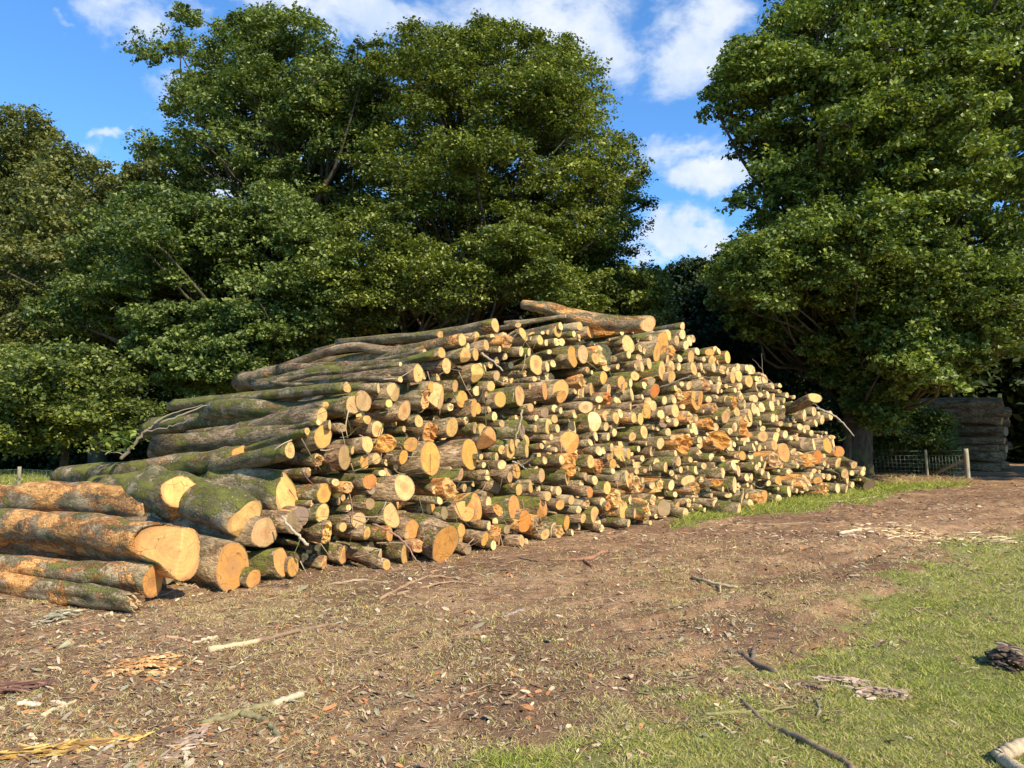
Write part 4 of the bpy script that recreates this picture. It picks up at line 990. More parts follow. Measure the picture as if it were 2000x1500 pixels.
# ================================================================== TREES
def crown_clumps(poly, D, T, rc, k, thin=0.0, slope=0.0):
    """clump centres and radii inside a crown outline (photo pixels), gathered on boughs with gaps between, at true depth"""
    P = np.array(poly, float)
    x0, y0 = P.min(0); x1, y1 = P.max(0)
    m = F / D
    a = 0.5 * abs(np.dot(P[:, 0], np.roll(P[:, 1], 1)) - np.dot(P[:, 1], np.roll(P[:, 0], 1))) / m / m
    # boughs: flattened masses, the clumps sit on their upper and outer sides
    RB = 2.5 * rc; nb = int(2.1 * a / (RB * RB)) + 6; B = []
    while len(B) < nb:
        px, py = rng.uniform(x0, x1), rng.uniform(y0, y1)
        if not in_poly(poly, np.array([px]), np.array([py]))[0]: continue
        e = edge_dist(poly, np.array([px]), np.array([py]))[0] / m
        th = T * min(1.0, math.sqrt(e / max(T, 0.1)) + 0.1)
        tt = 1 - 1.6 * rng.random() ** 1.6
        B.append((*pt(px, py, D - th * tt), RB * rng.uniform(0.65, 1.25)))
    B = np.array(B)
    want = int(k * a / (rc * rc)); out = []; rad = []; tone = []
    guard = 0
    while len(out) < want and guard < 4000:
        guard += 1
        n = 600; bi = rng.integers(0, len(B), n)
        d = rng.normal(size=(n, 3)); d /= np.linalg.norm(d, axis=1)[:, None]
        d[:, 2] = np.where((d[:, 2] < -0.3) & (rng.random(n) < 0.55), -d[:, 2], d[:, 2])
        C = B[bi, :3] + d * (B[bi, 3] * (0.35 + 0.75 * rng.random(n)))[:, None] * np.array([1, 1, 0.95])
        v = C[:, :2]; u = C[:, 0] / C[:, 1]
        # project to the photograph to stay inside the outline
        yc = C[:, 1] * CP + (C[:, 2] - CAMH) * SP; zc = -C[:, 1] * SP + (C[:, 2] - CAMH) * CP
        px = 1000 + F * C[:, 0] / yc; py = 750 - F * zc / yc
        e = edge_dist(poly, px, py) / m
        ok = in_poly(poly, px, py) & (e > 0.22)
        for c, e_, b_ in zip(C[ok], e[ok], bi[ok]):
            out.append(c); rad.append(min(rc * rng.uniform(0.7, 1.3), 0.22 + e_ * 0.95)); tone.append(b_)
            if len(out) >= want: break
    # a thinner inner filling behind, mostly in shade
    n = int(want * 0.35)
    px = rng.uniform(x0, x1, n * 3); py = rng.uniform(y0, y1, n * 3); e = edge_dist(poly, px, py) / m
    ok = in_poly(poly, px, py) & (e > rc * 1.3)
    for a_, b_, e_ in list(zip(px[ok], py[ok], e[ok]))[:n]:
        out.append(np.array(pt(a_, b_, D + T * rng.uniform(0.0, 0.7) * min(1, e_ / T)))); rad.append(rc); tone.append(rng.integers(len(B)))
    bt = rng.normal(0, 0.13, len(B))
    return np.array(out), np.array(rad), bt[np.array(tone)]

def leaves_mesh(name, C, rc, mat, twigs=14, per=15, ls=0.075, flat=0.65, spread=0.20, up=0.75, radii=None, tones=None):
    n = len(C)
    R = radii if radii is not None else rc * rng.uniform(0.65, 1.35, n)
    d = rng.normal(size=(n, twigs, 3)); d /= np.linalg.norm(d, axis=2)[..., None]
    d[..., 2] = np.where(d[..., 2] < -0.3, -d[..., 2], d[..., 2])
    rad = R[:, None] * (0.30 + 0.85 * rng.random((n, twigs)) ** 0.7)
    TW = C[:, None, :] + d * rad[..., None] * np.array([1, 1, flat])
    tone_c = np.clip(0.5 + rng.normal(0, 0.15, (n, 1)) + (0 if tones is None else tones[:, None]) + rng.normal(0, 0.13, (n, twigs)), 0, 1)
    sp = spread * np.clip(R / rc, 0.45, 1.2)[:, None, None, None]
    # each twig a spray of leaves strung outwards along its own line
    ax_ = d + rng.normal(0, 0.5, d.shape); ax_[..., 2] *= 0.45; ax_ /= np.linalg.norm(ax_, axis=2)[..., None]
    g = rng.normal(size=(n, twigs, per, 3)) * sp * np.array([0.72, 0.72, 0.40]) + ax_[:, :, None, :] * (rng.random((n, twigs, per, 1)) - 0.5) * sp * 2.6
    g[..., 2] -= 0.22 * np.hypot(g[..., 0], g[..., 1])
    Lc = (TW[:, :, None, :] + g)
    outw = np.broadcast_to(d[:, :, None, :], g.shape)
    nrm = rng.normal(size=g.shape) * 0.62 + outw * 0.35; nrm[..., 2] += up
    tone = np.broadcast_to(tone_c[..., None], g.shape[:3]).reshape(-1)
    Lc = Lc.reshape(-1, 3); nrm = nrm.reshape(-1, 3); nrm /= np.linalg.norm(nrm, axis=1)[:, None]
    N = len(Lc)
    ax = np.cross(nrm, rng.normal(size=(N, 3))); ax /= np.linalg.norm(ax, axis=1)[:, None] + 1e-9
    bx = np.cross(nrm, ax)
    s = ls * (0.6 + 0.8 * rng.random(N))[:, None]
    V = np.stack([Lc - ax * s, Lc + bx * s * 0.62 + nrm * s * 0.12 - ax * s * 0.1, Lc + ax * s, Lc - bx * s * 0.62 + nrm * s * 0.12 - ax * s * 0.1], 1).reshape(-1, 3)
    Q = np.arange(4 * N).reshape(-1, 4)
    rnd = np.repeat(rng.random(N), 4); tone = np.repeat(tone, 4)
    me = mesh_np(name, V, [Q], False, [mat], None, {'rnd': (rnd, 'FLOAT'), 'tone': (tone, 'FLOAT')})
    global N_LEAVES
    N_LEAVES += N
    return me, TW
N_LEAVES = 0

def make_tree(name, label, cat, base, top, r0, poly, D, T, rc, k, mat, group=None, twigs=14, per=15, ls=0.075, flat=0.65,
              spread=0.2, up=0.75, branches=0.4, extra=(), trunk_pts=None, slope=0.0, rvar=0.35, hidden_trunk=False):
    base = Vector(base); root = empty(name, base); tag(root, label, cat, group)
    C, RD, TN = crown_clumps(poly, D, T, rc, k, slope=slope)
    for (p2, D2, T2, rc2, k2) in extra:
        c2, r2, t2 = crown_clumps(p2, D2, T2, rc2, k2); C = np.vstack([C, c2]); RD = np.concatenate([RD, r2]); TN = np.concatenate([TN, t2])
    if name.endswith("tree"): twigs = int(twigs * 1.05); per = int(per * 1.35); ls = ls * 0.86; spread = spread * 0.70
    me, TW = leaves_mesh("crown", C, rc, mat, twigs, per, ls, flat, spread, up, RD, TN)
    o = link("crown", me, root); o.matrix_parent_inverse = Matrix.Translation(-base)
    A = Acc()
    P = trunk_pts or [base + Vector((0, 0, -0.3)), base.lerp(Vector(top), 0.35) + Vector((r0 * 0.5, 0, 0)), base.lerp(Vector(top), 0.7) - Vector((r0 * 0.4, 0, 0)), Vector(top)]
    P = np.array([tuple(p) for p in P])
    Cn = smooth_path(P, 16); rr = r0 * (1 - 0.96 * np.linspace(0, 1, 16) ** 0.9); rr[0] *= 1.35; rr[1] *= 1.12
    A.tube(Cn, rr, 12, 0.12)
    hz0, hz1 = Cn[0][2], Cn[-1][2]
    for i, c in enumerate(C):
        if rng.random() > branches: continue
        rel = c - Cn[0]
        ht = np.clip((c[2] - hz0) * rng.uniform(0.55, 0.95) - 0.06 * np.hypot(rel[0], rel[1]), min(3.0, 0.35 * (hz1 - hz0)) + 1.5 * rng.random(), hz1 - hz0)
        j = int(np.clip((ht / (hz1 - hz0)) * 15, 1, 14)); s = Cn[j]
        L = np.linalg.norm(c - s); r = min(rr[j] * 0.6, 0.012 * L + 0.015)
        jit = rng.normal(0, 0.10 * L, 3)
        mid = s * 0.5 + c * 0.5 + jit * 0.6 + np.array([0, 0, -0.03 * L])
        q = s * 0.2 + c * 0.8 + rng.normal(0, 0.05 * L, 3)
        path = smooth_path([s, mid, q, c], 9)
        A.tube(path, r * (1 - 0.8 * np.linspace(0, 1, 9)), 6, cap=False)
        for tw in TW[i][:6] if i < len(TW) else ():
            A.tube(smooth_path([c, (c + tw) / 2 + rng.normal(0, 0.06, 3), tw], 4), np.array([0.016, 0.012, 0.009, 0.004]), 3, cap=False)
    o2 = link("trunk", A.mesh("trunk", [M_TREE], offset=base), root)
    return root, C
G_WOOD = "tall broadleaved trees of the wood edge"

# far left, narrow brownish tree
make_tree("beech_tree", "brownish green narrow tree at the left end of the wood, behind the lower trees", "tree", pt(40, 890, 40) * 1 + Vector((0, 0, -0.6)), pt(60, 240, 40), 0.4,
          [(-130, 300), (-40, 215), (20, 205), (50, 225), (75, 205), (95, 250), (118, 255), (135, 330), (150, 430), (120, 560), (100, 680), (-130, 700)],
          40, 4.0, 0.8, 2.6, L_BROWN, G_WOOD, flat=0.8, twigs=15, per=14, ls=0.10, spread=0.26)
make_tree("beech_tree", "low bushy tree with bronzed yellowish leaves between the narrow tree and the tall oak", "tree", pt(190, 895, 33) + Vector((0, 0, -0.3)), pt(200, 330, 33), 0.35,
          [(-140, 520), (-20, 480), (60, 350), (100, 290), (140, 275), (170, 300), (215, 310), (235, 350), (275, 300), (320, 300), (345, 380), (400, 520), (400, 700), (200, 800), (-140, 780)],
          33, 3.6, 0.75, 2.6, L_BROWN, G_WOOD, twigs=15, per=15, ls=0.09, spread=0.24)
make_tree("oak_tree", "spreading mid green oak in front of the tall oak, left of the log pile", "tree", pt(520, 905, 27) + Vector((0, 0, -0.5)), pt(480, 440, 27), 0.38,
          [(60, 560), (110, 480), (160, 420), (210, 400), (240, 350), (330, 370), (400, 385), (470, 400), (500, 360), (560, 350), (600, 395), (640, 450), (690, 520), (705, 620), (670, 690), (620, 720), (540, 745), (450, 790), (370, 770), (330, 690), (240, 690), (150, 660), (60, 660)],
          27, 3.6, 0.62, 3.0, L_OAK, G_WOOD, twigs=14, per=16, ls=0.075, spread=0.19, branches=0.16,
          extra=[([(240, 590), (500, 590), (560, 640), (500, 740), (440, 790), (350, 800), (310, 750), (250, 690)], 24.5, 1.4, 0.5, 4.0)])
make_tree("oak_tree", "tall dark green oak rising behind the log pile, left of the round beech", "tree", pt(600, 900, 34) + Vector((0, 0, -0.5)), pt(560, 120, 34), 0.55,
          [(245, 92), (262, 45), (300, 40), (330, 55), (345, 5), (365, -10), (385, 30), (420, 42), (470, 30), (485, -12), (520, 5), (560, 28), (580, 0), (600, 35), (650, 50), (690, 80), (730, 90), (765, 160), (770, 300), (740, 430), (680, 520), (560, 470), (440, 430), (330, 420), (262, 380), (300, 350), (245, 275), (250, 248), (300, 230), (275, 205), (305, 150), (350, 118), (340, 105), (290, 135), (268, 120)],
          34, 4.6, 0.78, 2.6, L_OAK, G_WOOD, twigs=14, per=15, ls=0.085, spread=0.22, branches=0.28)
make_tree("beech_tree", "great round crowned beech with yellowish green leaves standing behind the log pile", "tree", pt(870, 900, 31) + Vector((0, 0, -0.5)), pt(960, 80, 31), 0.6,
          [(700, 150), (725, 100), (735, 58), (760, 75), (790, 40), (850, 45), (905, 60), (922, 0), (940, 15), (965, 45), (1005, 25), (1020, 55), (1060, 60), (1110, 60), (1130, 90), (1165, 110), (1180, 160), (1195, 185), (1220, 200), (1215, 240), (1245, 265), (1240, 300), (1275, 320), (1262, 352), (1310, 360), (1335, 430), (1315, 475), (1290, 430), (1262, 415), (1265, 480), (1250, 520), (1180, 600), (1000, 600), (860, 560), (740, 520), (680, 470), (620, 460), (612, 380), (680, 340), (690, 250)],
          31, 5.2, 0.72, 2.8, L_BEECH, G_WOOD, flat=0.45, twigs=16, per=15, ls=0.075, spread=0.23, up=0.95, branches=0.18)
make_tree("beech_tree", "low sunlit yellow green beech boughs hanging down just behind the top of the log pile", "tree", pt(790, 905, 27.5) + Vector((0, 0, -0.4)), pt(800, 520, 27), 0.22,
          [(600, 480), (650, 400), (700, 380), (790, 400), (810, 450), (880, 470), (950, 440), (1040, 430), (1090, 490), (1170, 560), (1180, 620), (1120, 640), (1000, 600), (930, 600), (880, 640), (800, 625), (740, 660), (690, 690), (650, 640), (600, 560)],
          26, 2.6, 0.62, 2.6, L_BEECH, G_WOOD, flat=0.42, twigs=15, per=15, ls=0.068, spread=0.20, up=0.95, branches=0.12)
make_tree("beech_tree", "round yellow green tree low behind the right shoulder of the log pile", "tree", pt(1230, 900, 29) + Vector((0, 0, -0.4)), pt(1220, 540, 29), 0.3,
          [(1060, 560), (1110, 520), (1180, 500), (1250, 510), (1300, 545), (1335, 600), (1345, 650), (1310, 680), (1060, 680)],
          29, 2.6, 0.6, 2.8, L_BEECH, G_WOOD, twigs=14, per=15, ls=0.075, spread=0.2)
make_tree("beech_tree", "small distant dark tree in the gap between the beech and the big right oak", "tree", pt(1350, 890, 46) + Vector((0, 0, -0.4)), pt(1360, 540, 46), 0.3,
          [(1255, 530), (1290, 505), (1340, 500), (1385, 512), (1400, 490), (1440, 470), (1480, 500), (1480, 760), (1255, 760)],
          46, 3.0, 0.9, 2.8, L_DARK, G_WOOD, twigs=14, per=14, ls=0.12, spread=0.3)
make_tree("maple_tree", "huge green maple filling the right side, its crown taller than the picture", "tree", ptz(1668, 927, 0.0) + Vector((0, 0, -0.05)), pt(1700, 60, 28.5), 0.55,
          [(1316, 335), (1320, 300), (1350, 305), (1362, 265), (1335, 255), (1352, 235), (1385, 170), (1405, 175), (1398, 130), (1425, 95), (1440, 60), (1455, 20), (1500, 20), (1530, -60), (1700, -110), (2160, -110), (2160, 380), (2075, 480), (2040, 700), (1990, 700), (1900, 740), (1820, 775), (1720, 740), (1640, 650), (1540, 640), (1430, 560), (1408, 455), (1430, 400), (1460, 345), (1440, 318), (1380, 315), (1340, 352)],
          27, 5.0, 0.68, 2.4, L_MAPLE, G_WOOD, twigs=14, per=16, ls=0.085, spread=0.20, branches=0.22,
          extra=[([(1700, 560), (1960, 600), (1985, 670), (1930, 700), (1885, 770), (1840, 785), (1800, 765), (1770, 790), (1735, 760), (1700, 700), (1640, 660)], 24.5, 1.6, 0.5, 4.2),
                 ([(1390, 560), (1660, 560), (1660, 690), (1600, 700), (1530, 665), (1460, 690), (1400, 640)], 27.5, 1.6, 0.55, 4.0), ([(1560, 640), (1760, 640), (1780, 820), (1730, 860), (1640, 800), (1580, 740)], 26.2, 0.5, 0.45, 3.2)])
make_tree("maple_tree", "low bright green maple spreading before the huge one, boughs down to the shadow line", "tree", pt(1650, 893, 28.6) + Vector((0, 0, -0.3)), pt(1660, 480, 26), 0.18,
          [(1375, 560), (1400, 500), (1440, 455), (1500, 445), (1555, 410), (1640, 395), (1700, 425), (1760, 435), (1820, 465), (1880, 470), (1930, 500), (2140, 500), (2140, 670), (2000, 660), (1930, 690), (1880, 690), (1835, 700), (1800, 762), (1755, 730), (1760, 650), (1690, 600), (1600, 620), (1540, 600), (1480, 625), (1400, 600)],
          24, 2.8, 0.55, 4.2, L_MAPLE, G_WOOD, twigs=13, per=14, ls=0.068, spread=0.17, branches=0.10)
make_tree("maple_tree", "maple just outside the right edge whose shade lies over the second stack", "tree", (32, 24.5, -0.1), (32, 24.5, 14), 0.45,
          [(2650, 640), (2650, 200), (2790, -160), (3000, -260), (3200, -160), (3300, 200), (3300, 680), (2950, 740)],
          24.5, 4.6, 0.9, 1.7, L_MAPLE, G_WOOD, twigs=13, per=12, ls=0.13, spread=0.26, branches=0.2)
make_tree("maple_tree", "low crowned maple beyond the right edge hanging over the dark second stack", "tree", (26.8, 32.8, -0.1), (26.6, 32.6, 11), 0.3,
          [(2060, 700), (2070, 520), (2130, 380), (2260, 300), (2400, 360), (2460, 520), (2460, 720), (2250, 780)],
          32, 3.8, 0.75, 3.4, L_MAPLE, G_WOOD, twigs=13, per=13, ls=0.11, spread=0.24, branches=0.2)
# bushes
make_tree("hornbeam_bush", "broad yellow green bush at the left edge behind the mossy logs", "bush", pt(120, 935, 18.5) + Vector((0, 0, -0.1)), pt(130, 720, 18.5), 0.12,
          [(-120, 660), (0, 655), (60, 680), (100, 665), (150, 655), (190, 680), (240, 700), (262, 750), (310, 770), (330, 830), (300, 880), (230, 890), (100, 900), (-120, 905)],
          18, 2.2, 0.45, 3.0, L_BEECH, None, flat=0.5, twigs=13, per=15, ls=0.05, spread=0.14, up=0.9, branches=0.3)
make_tree("hazel_bush", "small dark green bush growing just behind the wire fence", "bush", pt(1778, 922, 32.8) + Vector((0, 0, -0.1)), pt(1790, 830, 31.6), 0.07,
          [(1700, 830), (1735, 800), (1790, 788), (1835, 800), (1870, 825), (1850, 845), (1872, 880), (1868, 925), (1700, 928), (1690, 880)],
          32.6, 0.8, 0.42, 4.5, L_OAK, None, flat=0.5, twigs=12, per=15, ls=0.06, spread=0.15, branches=0.3)

# the inside of the wood: shaded trunks standing behind, and the mass of far leaves that closes the view
def wood_trunks():
    for i, (px, D, r, lean) in enumerate([(1000, 37, .35, .3), (905, 41, .3, -.4), (1420, 39, .3, .2), (1530, 36, .26, -.3), (1600, 41, .35, .5), (1755, 40, .3, -.5), (1850, 44, .35, .2),
                                      (330, 38, .3, .4), (450, 42, .3, -.4), (700, 39, .35, .3), (2300, 44, .4, -.3), (1460, 45, .35, -.4)]):
        b = ptz(px, 850 + CAMH * F / D, 0.0); root = empty("shaded_tree", b)
        where = ["behind the summit of the log pile", "behind the top mossy log", "left in the dark gap beside the maple", "in the deep shade right of the pile's shoulder", "left of the maple's trunk, deep in shade",
                 "right of the maple's trunk, behind the bush", "behind the shaded log stack", "behind the spreading oak's left side", "behind the spreading oak's right side", "between the oaks and the round beech",
                 "beyond the right end of the shaded stack", "in the darkest part of the gap, furthest back"][i]
        tag(root, "dark bare trunk " + where, "tree", "shaded trunks inside the wood")
        A = Acc(); h = 8 + 1.5 * rng.random()
        P = [b + Vector((0, 0, -.3)), b + Vector((lean, 0, h * .4)), b + Vector((lean * .4, .4, h * .75)), b + Vector((lean * 1.6, 0, h))]
        Cn = smooth_path([tuple(p) for p in P], 14); A.tube(Cn, r * np.linspace(1.15, .25, 14), 10, 0.1)
        tips = []
        for k in range(11):
            j = rng.integers(5, 13); s = Cn[j]; a = rng.random() * 6.28; L = 2 + 3 * rng.random()
            e = s + np.array([math.cos(a) * L, math.sin(a) * L, 0.4 + 1.6 * rng.random()])
            A.tube(smooth_path([s, (s + e) / 2 + rng.normal(0, .25, 3), e], 6), np.linspace(.09, .02, 6), 5, cap=False); tips.append(e)
            tips.append((s + e) / 2)
        link("trunk", A.mesh("trunk", [M_TREE], offset=b), root)
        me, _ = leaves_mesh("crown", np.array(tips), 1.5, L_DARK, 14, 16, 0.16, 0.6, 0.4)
        o = link("crown", me, root); o.matrix_parent_inverse = Matrix.Translation(-b)
wood_trunks()
def wood_mass():
    n = 2600
    x = rng.uniform(-44, 46, n); y = 44 + rng.uniform(0, 9, n); 
    gap = np.exp(-((x - 12.5 * y / 46) / 3.5) ** 2)
    z = rng.random(n) * (11.5 - 6.0 * gap)
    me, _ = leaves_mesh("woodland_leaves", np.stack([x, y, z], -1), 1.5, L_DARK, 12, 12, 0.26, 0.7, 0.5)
    tag(link("far_woodland", me), "dark mass of leaves of the wood beyond the first trees", "woodland", kind="stuff")
    # shaded undergrowth under the first trees
    n = 2200
    x = rng.uniform(-30, 24, n); y = rng.uniform(33, 44, n); z = rng.random(n) ** 1.3 * np.where(x > 6, 6.5, 3.5)
    k = ~((x > 14.5) & (y < 41)) & ~((x > 11) & (y < 33.5)); x, y, z = x[k], y[k], z[k]
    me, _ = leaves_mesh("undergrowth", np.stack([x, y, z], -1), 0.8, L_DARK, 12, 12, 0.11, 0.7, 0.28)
    tag(link("undergrowth", me), "low dark undergrowth in the shade under the trees", "undergrowth", kind="stuff")
wood_mass()
print("LEAVES", N_LEAVES)
# ================================================================== FENCES
def build_fence():
    pts = [(1706, 927, 0.055, 50, 6), (1812, 930, 0.05, 51, 3), (1891, 935, 0.085, 58, 3)]
    base0 = ptz(1891, 935, 0.0); root = empty("wire_fence", base0)
    tag(root, "wire mesh fence on round timber posts beside the track right of the pile", "fence")
    tops, feet = [], []
    for (px, py, r, hpx, lean) in pts:
        b = ptz(px, py, 0.0); h = hpx * b.y / F; top = b + Vector((-lean * b.y / F, 0, h))
        A = Acc(); C = smooth_path([tuple(b + Vector((0, 0, -.2))), tuple(b.lerp(top, .5)), tuple(top)], 7)
        A.tube(C, np.full(7, r), 12, 0.08, Col=np.array([0.36, 0.31, 0.20, 1.0]))
        p = link("post", A.mesh("post", [M_POST], offset=base0), root)
        if hpx > 55: tag(p, "thick straining post")
        tops.append(top); feet.append(b)
    A = Acc(); a = feet[1] + Vector((0.25, -.02, 0.08)); c = feet[2].lerp(tops[2], 0.66)
    A.tube(smooth_path([tuple(a), tuple(c)], 5), np.full(5, 0.05), 10, 0.08, Col=np.array([0.36, 0.31, 0.20, 1.0]))
    link("brace", A.mesh("brace", [M_POST], offset=base0), root)
    m, t, b_, o_ = new_mat("galvanised_wire"); b_.inputs['Base Color'].default_value = (0.30, 0.30, 0.28, 1); b_.inputs['Metallic'].default_value = 0.6; b_.inputs['Roughness'].default_value = 0.5
    A = Acc()
    for s in range(2):
        f0, f1, t0, t1 = feet[s], feet[s + 1], tops[s], tops[s + 1]
        for q in (0.06, 0.2, 0.34, 0.48, 0.62, 0.78, 0.95):
            A.tube([tuple(f0.lerp(t0, q)), tuple((f0.lerp(t0, q) + f1.lerp(t1, q)) / 2 - Vector((0, 0, .015))), tuple(f1.lerp(t1, q))], [0.0055] * 3, 4)
        n = int((f1 - f0).length / 0.15)
        for k in range(1, n):
            u = k / n; A.tube([tuple(f0.lerp(f1, u) + Vector((0, 0, .05))), tuple((f0.lerp(f1, u)).lerp(t0.lerp(t1, u), 0.78))], [0.0045] * 2, 4)
    link("wire_mesh", A.mesh("wire_mesh", [m], offset=base0), root)
    # left fence beyond the logs
    b0 = ptz(36, 962, 0.0); root = empty("wire_fence", b0)
    tag(root, "wire mesh fence with one thin post at the far left behind the trunks", "fence")
    P = []
    for px in (-90, 36, 160):
        b = ptz(px, 962, 0.0); top = b + Vector((0, 0, 0.62 if px != 36 else 0.72)); P.append((b, top))
        A = Acc(); A.tube(smooth_path([tuple(b + Vector((0, 0, -.2))), tuple(top)], 5), np.full(5, 0.05), 10, 0.08, Col=np.array([0.30, 0.26, 0.18, 1.0]))
        link("post", A.mesh("post", [M_POST], offset=b0), root)
    A = Acc()
    for (f0, t0), (f1, t1) in zip(P, P[1:]):
        for q in (0.15, 0.4, 0.65, 0.9): A.tube([tuple(f0.lerp(t0, q)), tuple(f1.lerp(t1, q))], [0.0035] * 2, 4)
        for k in range(1, 14): u = k / 14; A.tube([tuple(f0.lerp(f1, u)), tuple(f0.lerp(f1, u).lerp(t0.lerp(t1, u), 0.9))], [0.0028] * 2, 4)
    link("wire_mesh", A.mesh("wire_mesh", [m], offset=b0), root)
build_fence()

# ================================================================== STICKS AND PIECES ON THE GROUND
def gpt(px, py, dz=0.0):
    p = ptz(px, py, 0.0)
    for _ in range(4): p = ptz(px, py, float(ground_h(np.array([p.x]), np.array([p.y]))[0]) + dz)
    return p
def stick(paths, col, label, name="stick", cat="stick", group="sticks lying on the trodden ground", side=(), tips=None):
    """paths: lists of (px, py, radius in m) on the ground; the first is the stem"""
    b0 = gpt(paths[0][0][0], paths[0][0][1]); A = Acc()
    for k, P in enumerate(paths):
        C = [tuple(gpt(x, y, r * 0.75)) for x, y, r in P]; n = max(8, 5 * len(P))
        Cn = smooth_path(C, n); Rn = np.interp(np.linspace(0, 1, n), np.linspace(0, 1, len(P)), [p[2] for p in P])
        Cn[1:-1] += rng.normal(0, 0.004, (n - 2, 3))
        c = np.tile(np.array([*col, 1.0]), (n, 1)) * (0.8 + 0.4 * rng.random((n, 1)))
        if tips and k == 0: c[-tips[0]:, :3] = tips[1]
        V, Q, T = tube(Cn, Rn, 8, True, 0.25)
        cc = np.vstack([np.repeat(c, 8, 0), c[:1], c[-1:]]); cc[:, 3] = 1
        A.add(V, Q, T, 0, Col=cc)
    o = link(name, A.mesh(name, [M_STICK], offset=b0)); o.location = b0
    return tag(o, label, cat, group)
BR, GR, PALE, DK = (0.26, 0.17, 0.10), (0.25, 0.21, 0.10), (0.62, 0.47, 0.27), (0.11, 0.075, 0.05)
stick([[(665, 1217, .010), (600, 1228, .016), (540, 1243, .016), (490, 1255, .020), (408, 1270, .026)]], BR, "long bark covered stick with a split pale end, left of the middle ground", tips=(8, (0.56, 0.42, 0.24)))
stick([[(392, 1412, .014), (440, 1400, .018), (500, 1383, .020), (545, 1370, .022), (592, 1356, .020)], [(470, 1393, .018), (505, 1402, .018), (530, 1418, .016), (545, 1442, .012)]], GR,
      "forked mossy stick with one pale stripped end and a curved green branch", tips=(8, (0.50, 0.41, 0.26)))
stick([[(742, 1170, .016), (790, 1145, .018), (840, 1127, .017), (880, 1128, .013), (935, 1137, .008)], [(775, 1160, .012), (830, 1147, .014), (880, 1136, .010), (940, 1141, .008)]], (0.36, 0.22, 0.12), "arched orange brown branch with a grey twin in front of the pile's middle")
stick([[(1070, 1094, .012), (1120, 1093, .022), (1150, 1090, .026), (1180, 1078, .022), (1205, 1083, .008)], [(1140, 1093, .020), (1160, 1108, .016)]], (0.32, 0.16, 0.09), "reddish root like branch with a hooked fork on the earth near the pile")
stick([[(1015, 1090, .010), (1045, 1095, .014), (1080, 1105, .006)]], BR, "small thin stick just left of the reddish root like branch")
stick([[(1352, 1126, .016), (1390, 1138, .018), (1440, 1147, .016)], [(1405, 1138, .012), (1407, 1158, .010)]], (0.42, 0.32, 0.18), "pale crossed stick on the bare earth in front of the pile's right half")
stick([[(1420, 1272, .016), (1445, 1275, .018), (1470, 1292, .020), (1515, 1312, .018)], [(1468, 1288, .016), (1472, 1268, .018)]], (0.18, 0.13, 0.09), "dark short branch with an upright stub at the edge of the grass")
stick([[(1448, 1368, .012), (1490, 1405, .014), (1530, 1428, .015), (1590, 1455, .016), (1640, 1480, .016), (1668, 1502, .016)]], (0.24, 0.17, 0.10), "long bent brown branch running out of the bottom edge over the grass")
stick([[(1375, 1394, .010), (1430, 1391, .011), (1500, 1388, .009), (1560, 1376, .004)]], (0.25, 0.23, 0.09), "straight green stem crossing the head of the long bent branch")
stick([[(1595, 1402, .006), (1600, 1385, .009), (1595, 1368, .010)], [(1597, 1376, .006), (1612, 1356, .004)], [(1596, 1372, .006), (1580, 1350, .005)], [(1600, 1378, .006), (1625, 1370, .004)]], (0.26, 0.22, 0.12), "little broken sprig standing spread fingered in the grass")
stick([[(84, 1397, .016), (120, 1380, .010), (148, 1368, .009)]], PALE, "short stick with a dark thick foot and a pale thin tip, at the left")
stick([[(35, 1374, .014), (60, 1375, .017), (78, 1377, .012)]], (0.66, 0.54, 0.35), "creamy white splinter lying flat at the left edge of the ground", name="splinter", cat="splinter")
stick([[(100, 1370, .010), (115, 1372, .014), (132, 1378, .010)]], (0.66, 0.54, 0.35), "creamy white chip just right of the flat splinter", name="splinter", cat="splinter")
stick([[(188, 1476, .008), (215, 1458, .010), (232, 1448, .010)]], (0.38, 0.33, 0.24), "thin greyish stick beside the yellow rotten strip")
stick([[(377, 1256, .010), (400, 1248, .013), (424, 1244, .012)]], (0.52, 0.42, 0.26), "pale curved stick above the long bark covered one")
stick([[(325, 1243, .012), (350, 1247, .014), (372, 1252, .008)]], (0.55, 0.33, 0.18), "pinkish stick left of the pale curved stick")
stick([[(285, 1172, .008), (330, 1158, .010), (378, 1140, .008)]], (0.34, 0.28, 0.18), "slim grey twig leaning at the foot of the largest trunk")
stick([[(880, 1240, .010), (925, 1236, .012), (965, 1232, .008)]], (0.30, 0.17, 0.10), "reddish thin stick flat in the middle of the bare ground")
stick([[(985, 1205, .008), (1000, 1198, .011), (1022, 1190, .012)]], (0.30, 0.27, 0.22), "curved grey stick in the middle distance with a shadow")
stick([[(1540, 915 + 65, .01), (1660, 978, .02), (1730, 966, .02)]], (0.48, 0.38, 0.24), "pale pole lying on the grass before the pile's right tail")
stick([[(1690, 1300 - 250, .02), (1640, 1042, .03), (1700, 1032, .02)]], (0.56, 0.42, 0.26), "pale split piece lying across the track")
stick([[(1944, 1478, .030), (1962, 1472, .036), (1985, 1462, .034), (2030, 1440, .034)], [(1952, 1480, .03), (1985, 1500, .032), (2010, 1520, .03)]], (0.44, 0.34, 0.21), "stout forked piece of branch cut by the bottom right corner", tips=(4, (0.62, 0.55, 0.44)))
stick([[(1425, 1018, .01), (1500, 1024, .012), (1590, 1020, .008)]], (0.3, 0.24, 0.15), "thin stick at the edge of the grass strip near the pile")
stick([[(560, 1003, .0), (561, 1004, .0)]] if False else [[(640, 1142, .01), (700, 1133, .014), (760, 1139, .008)]], (0.40, 0.30, 0.17), "straight thin stick along the foot of the pile, left part")

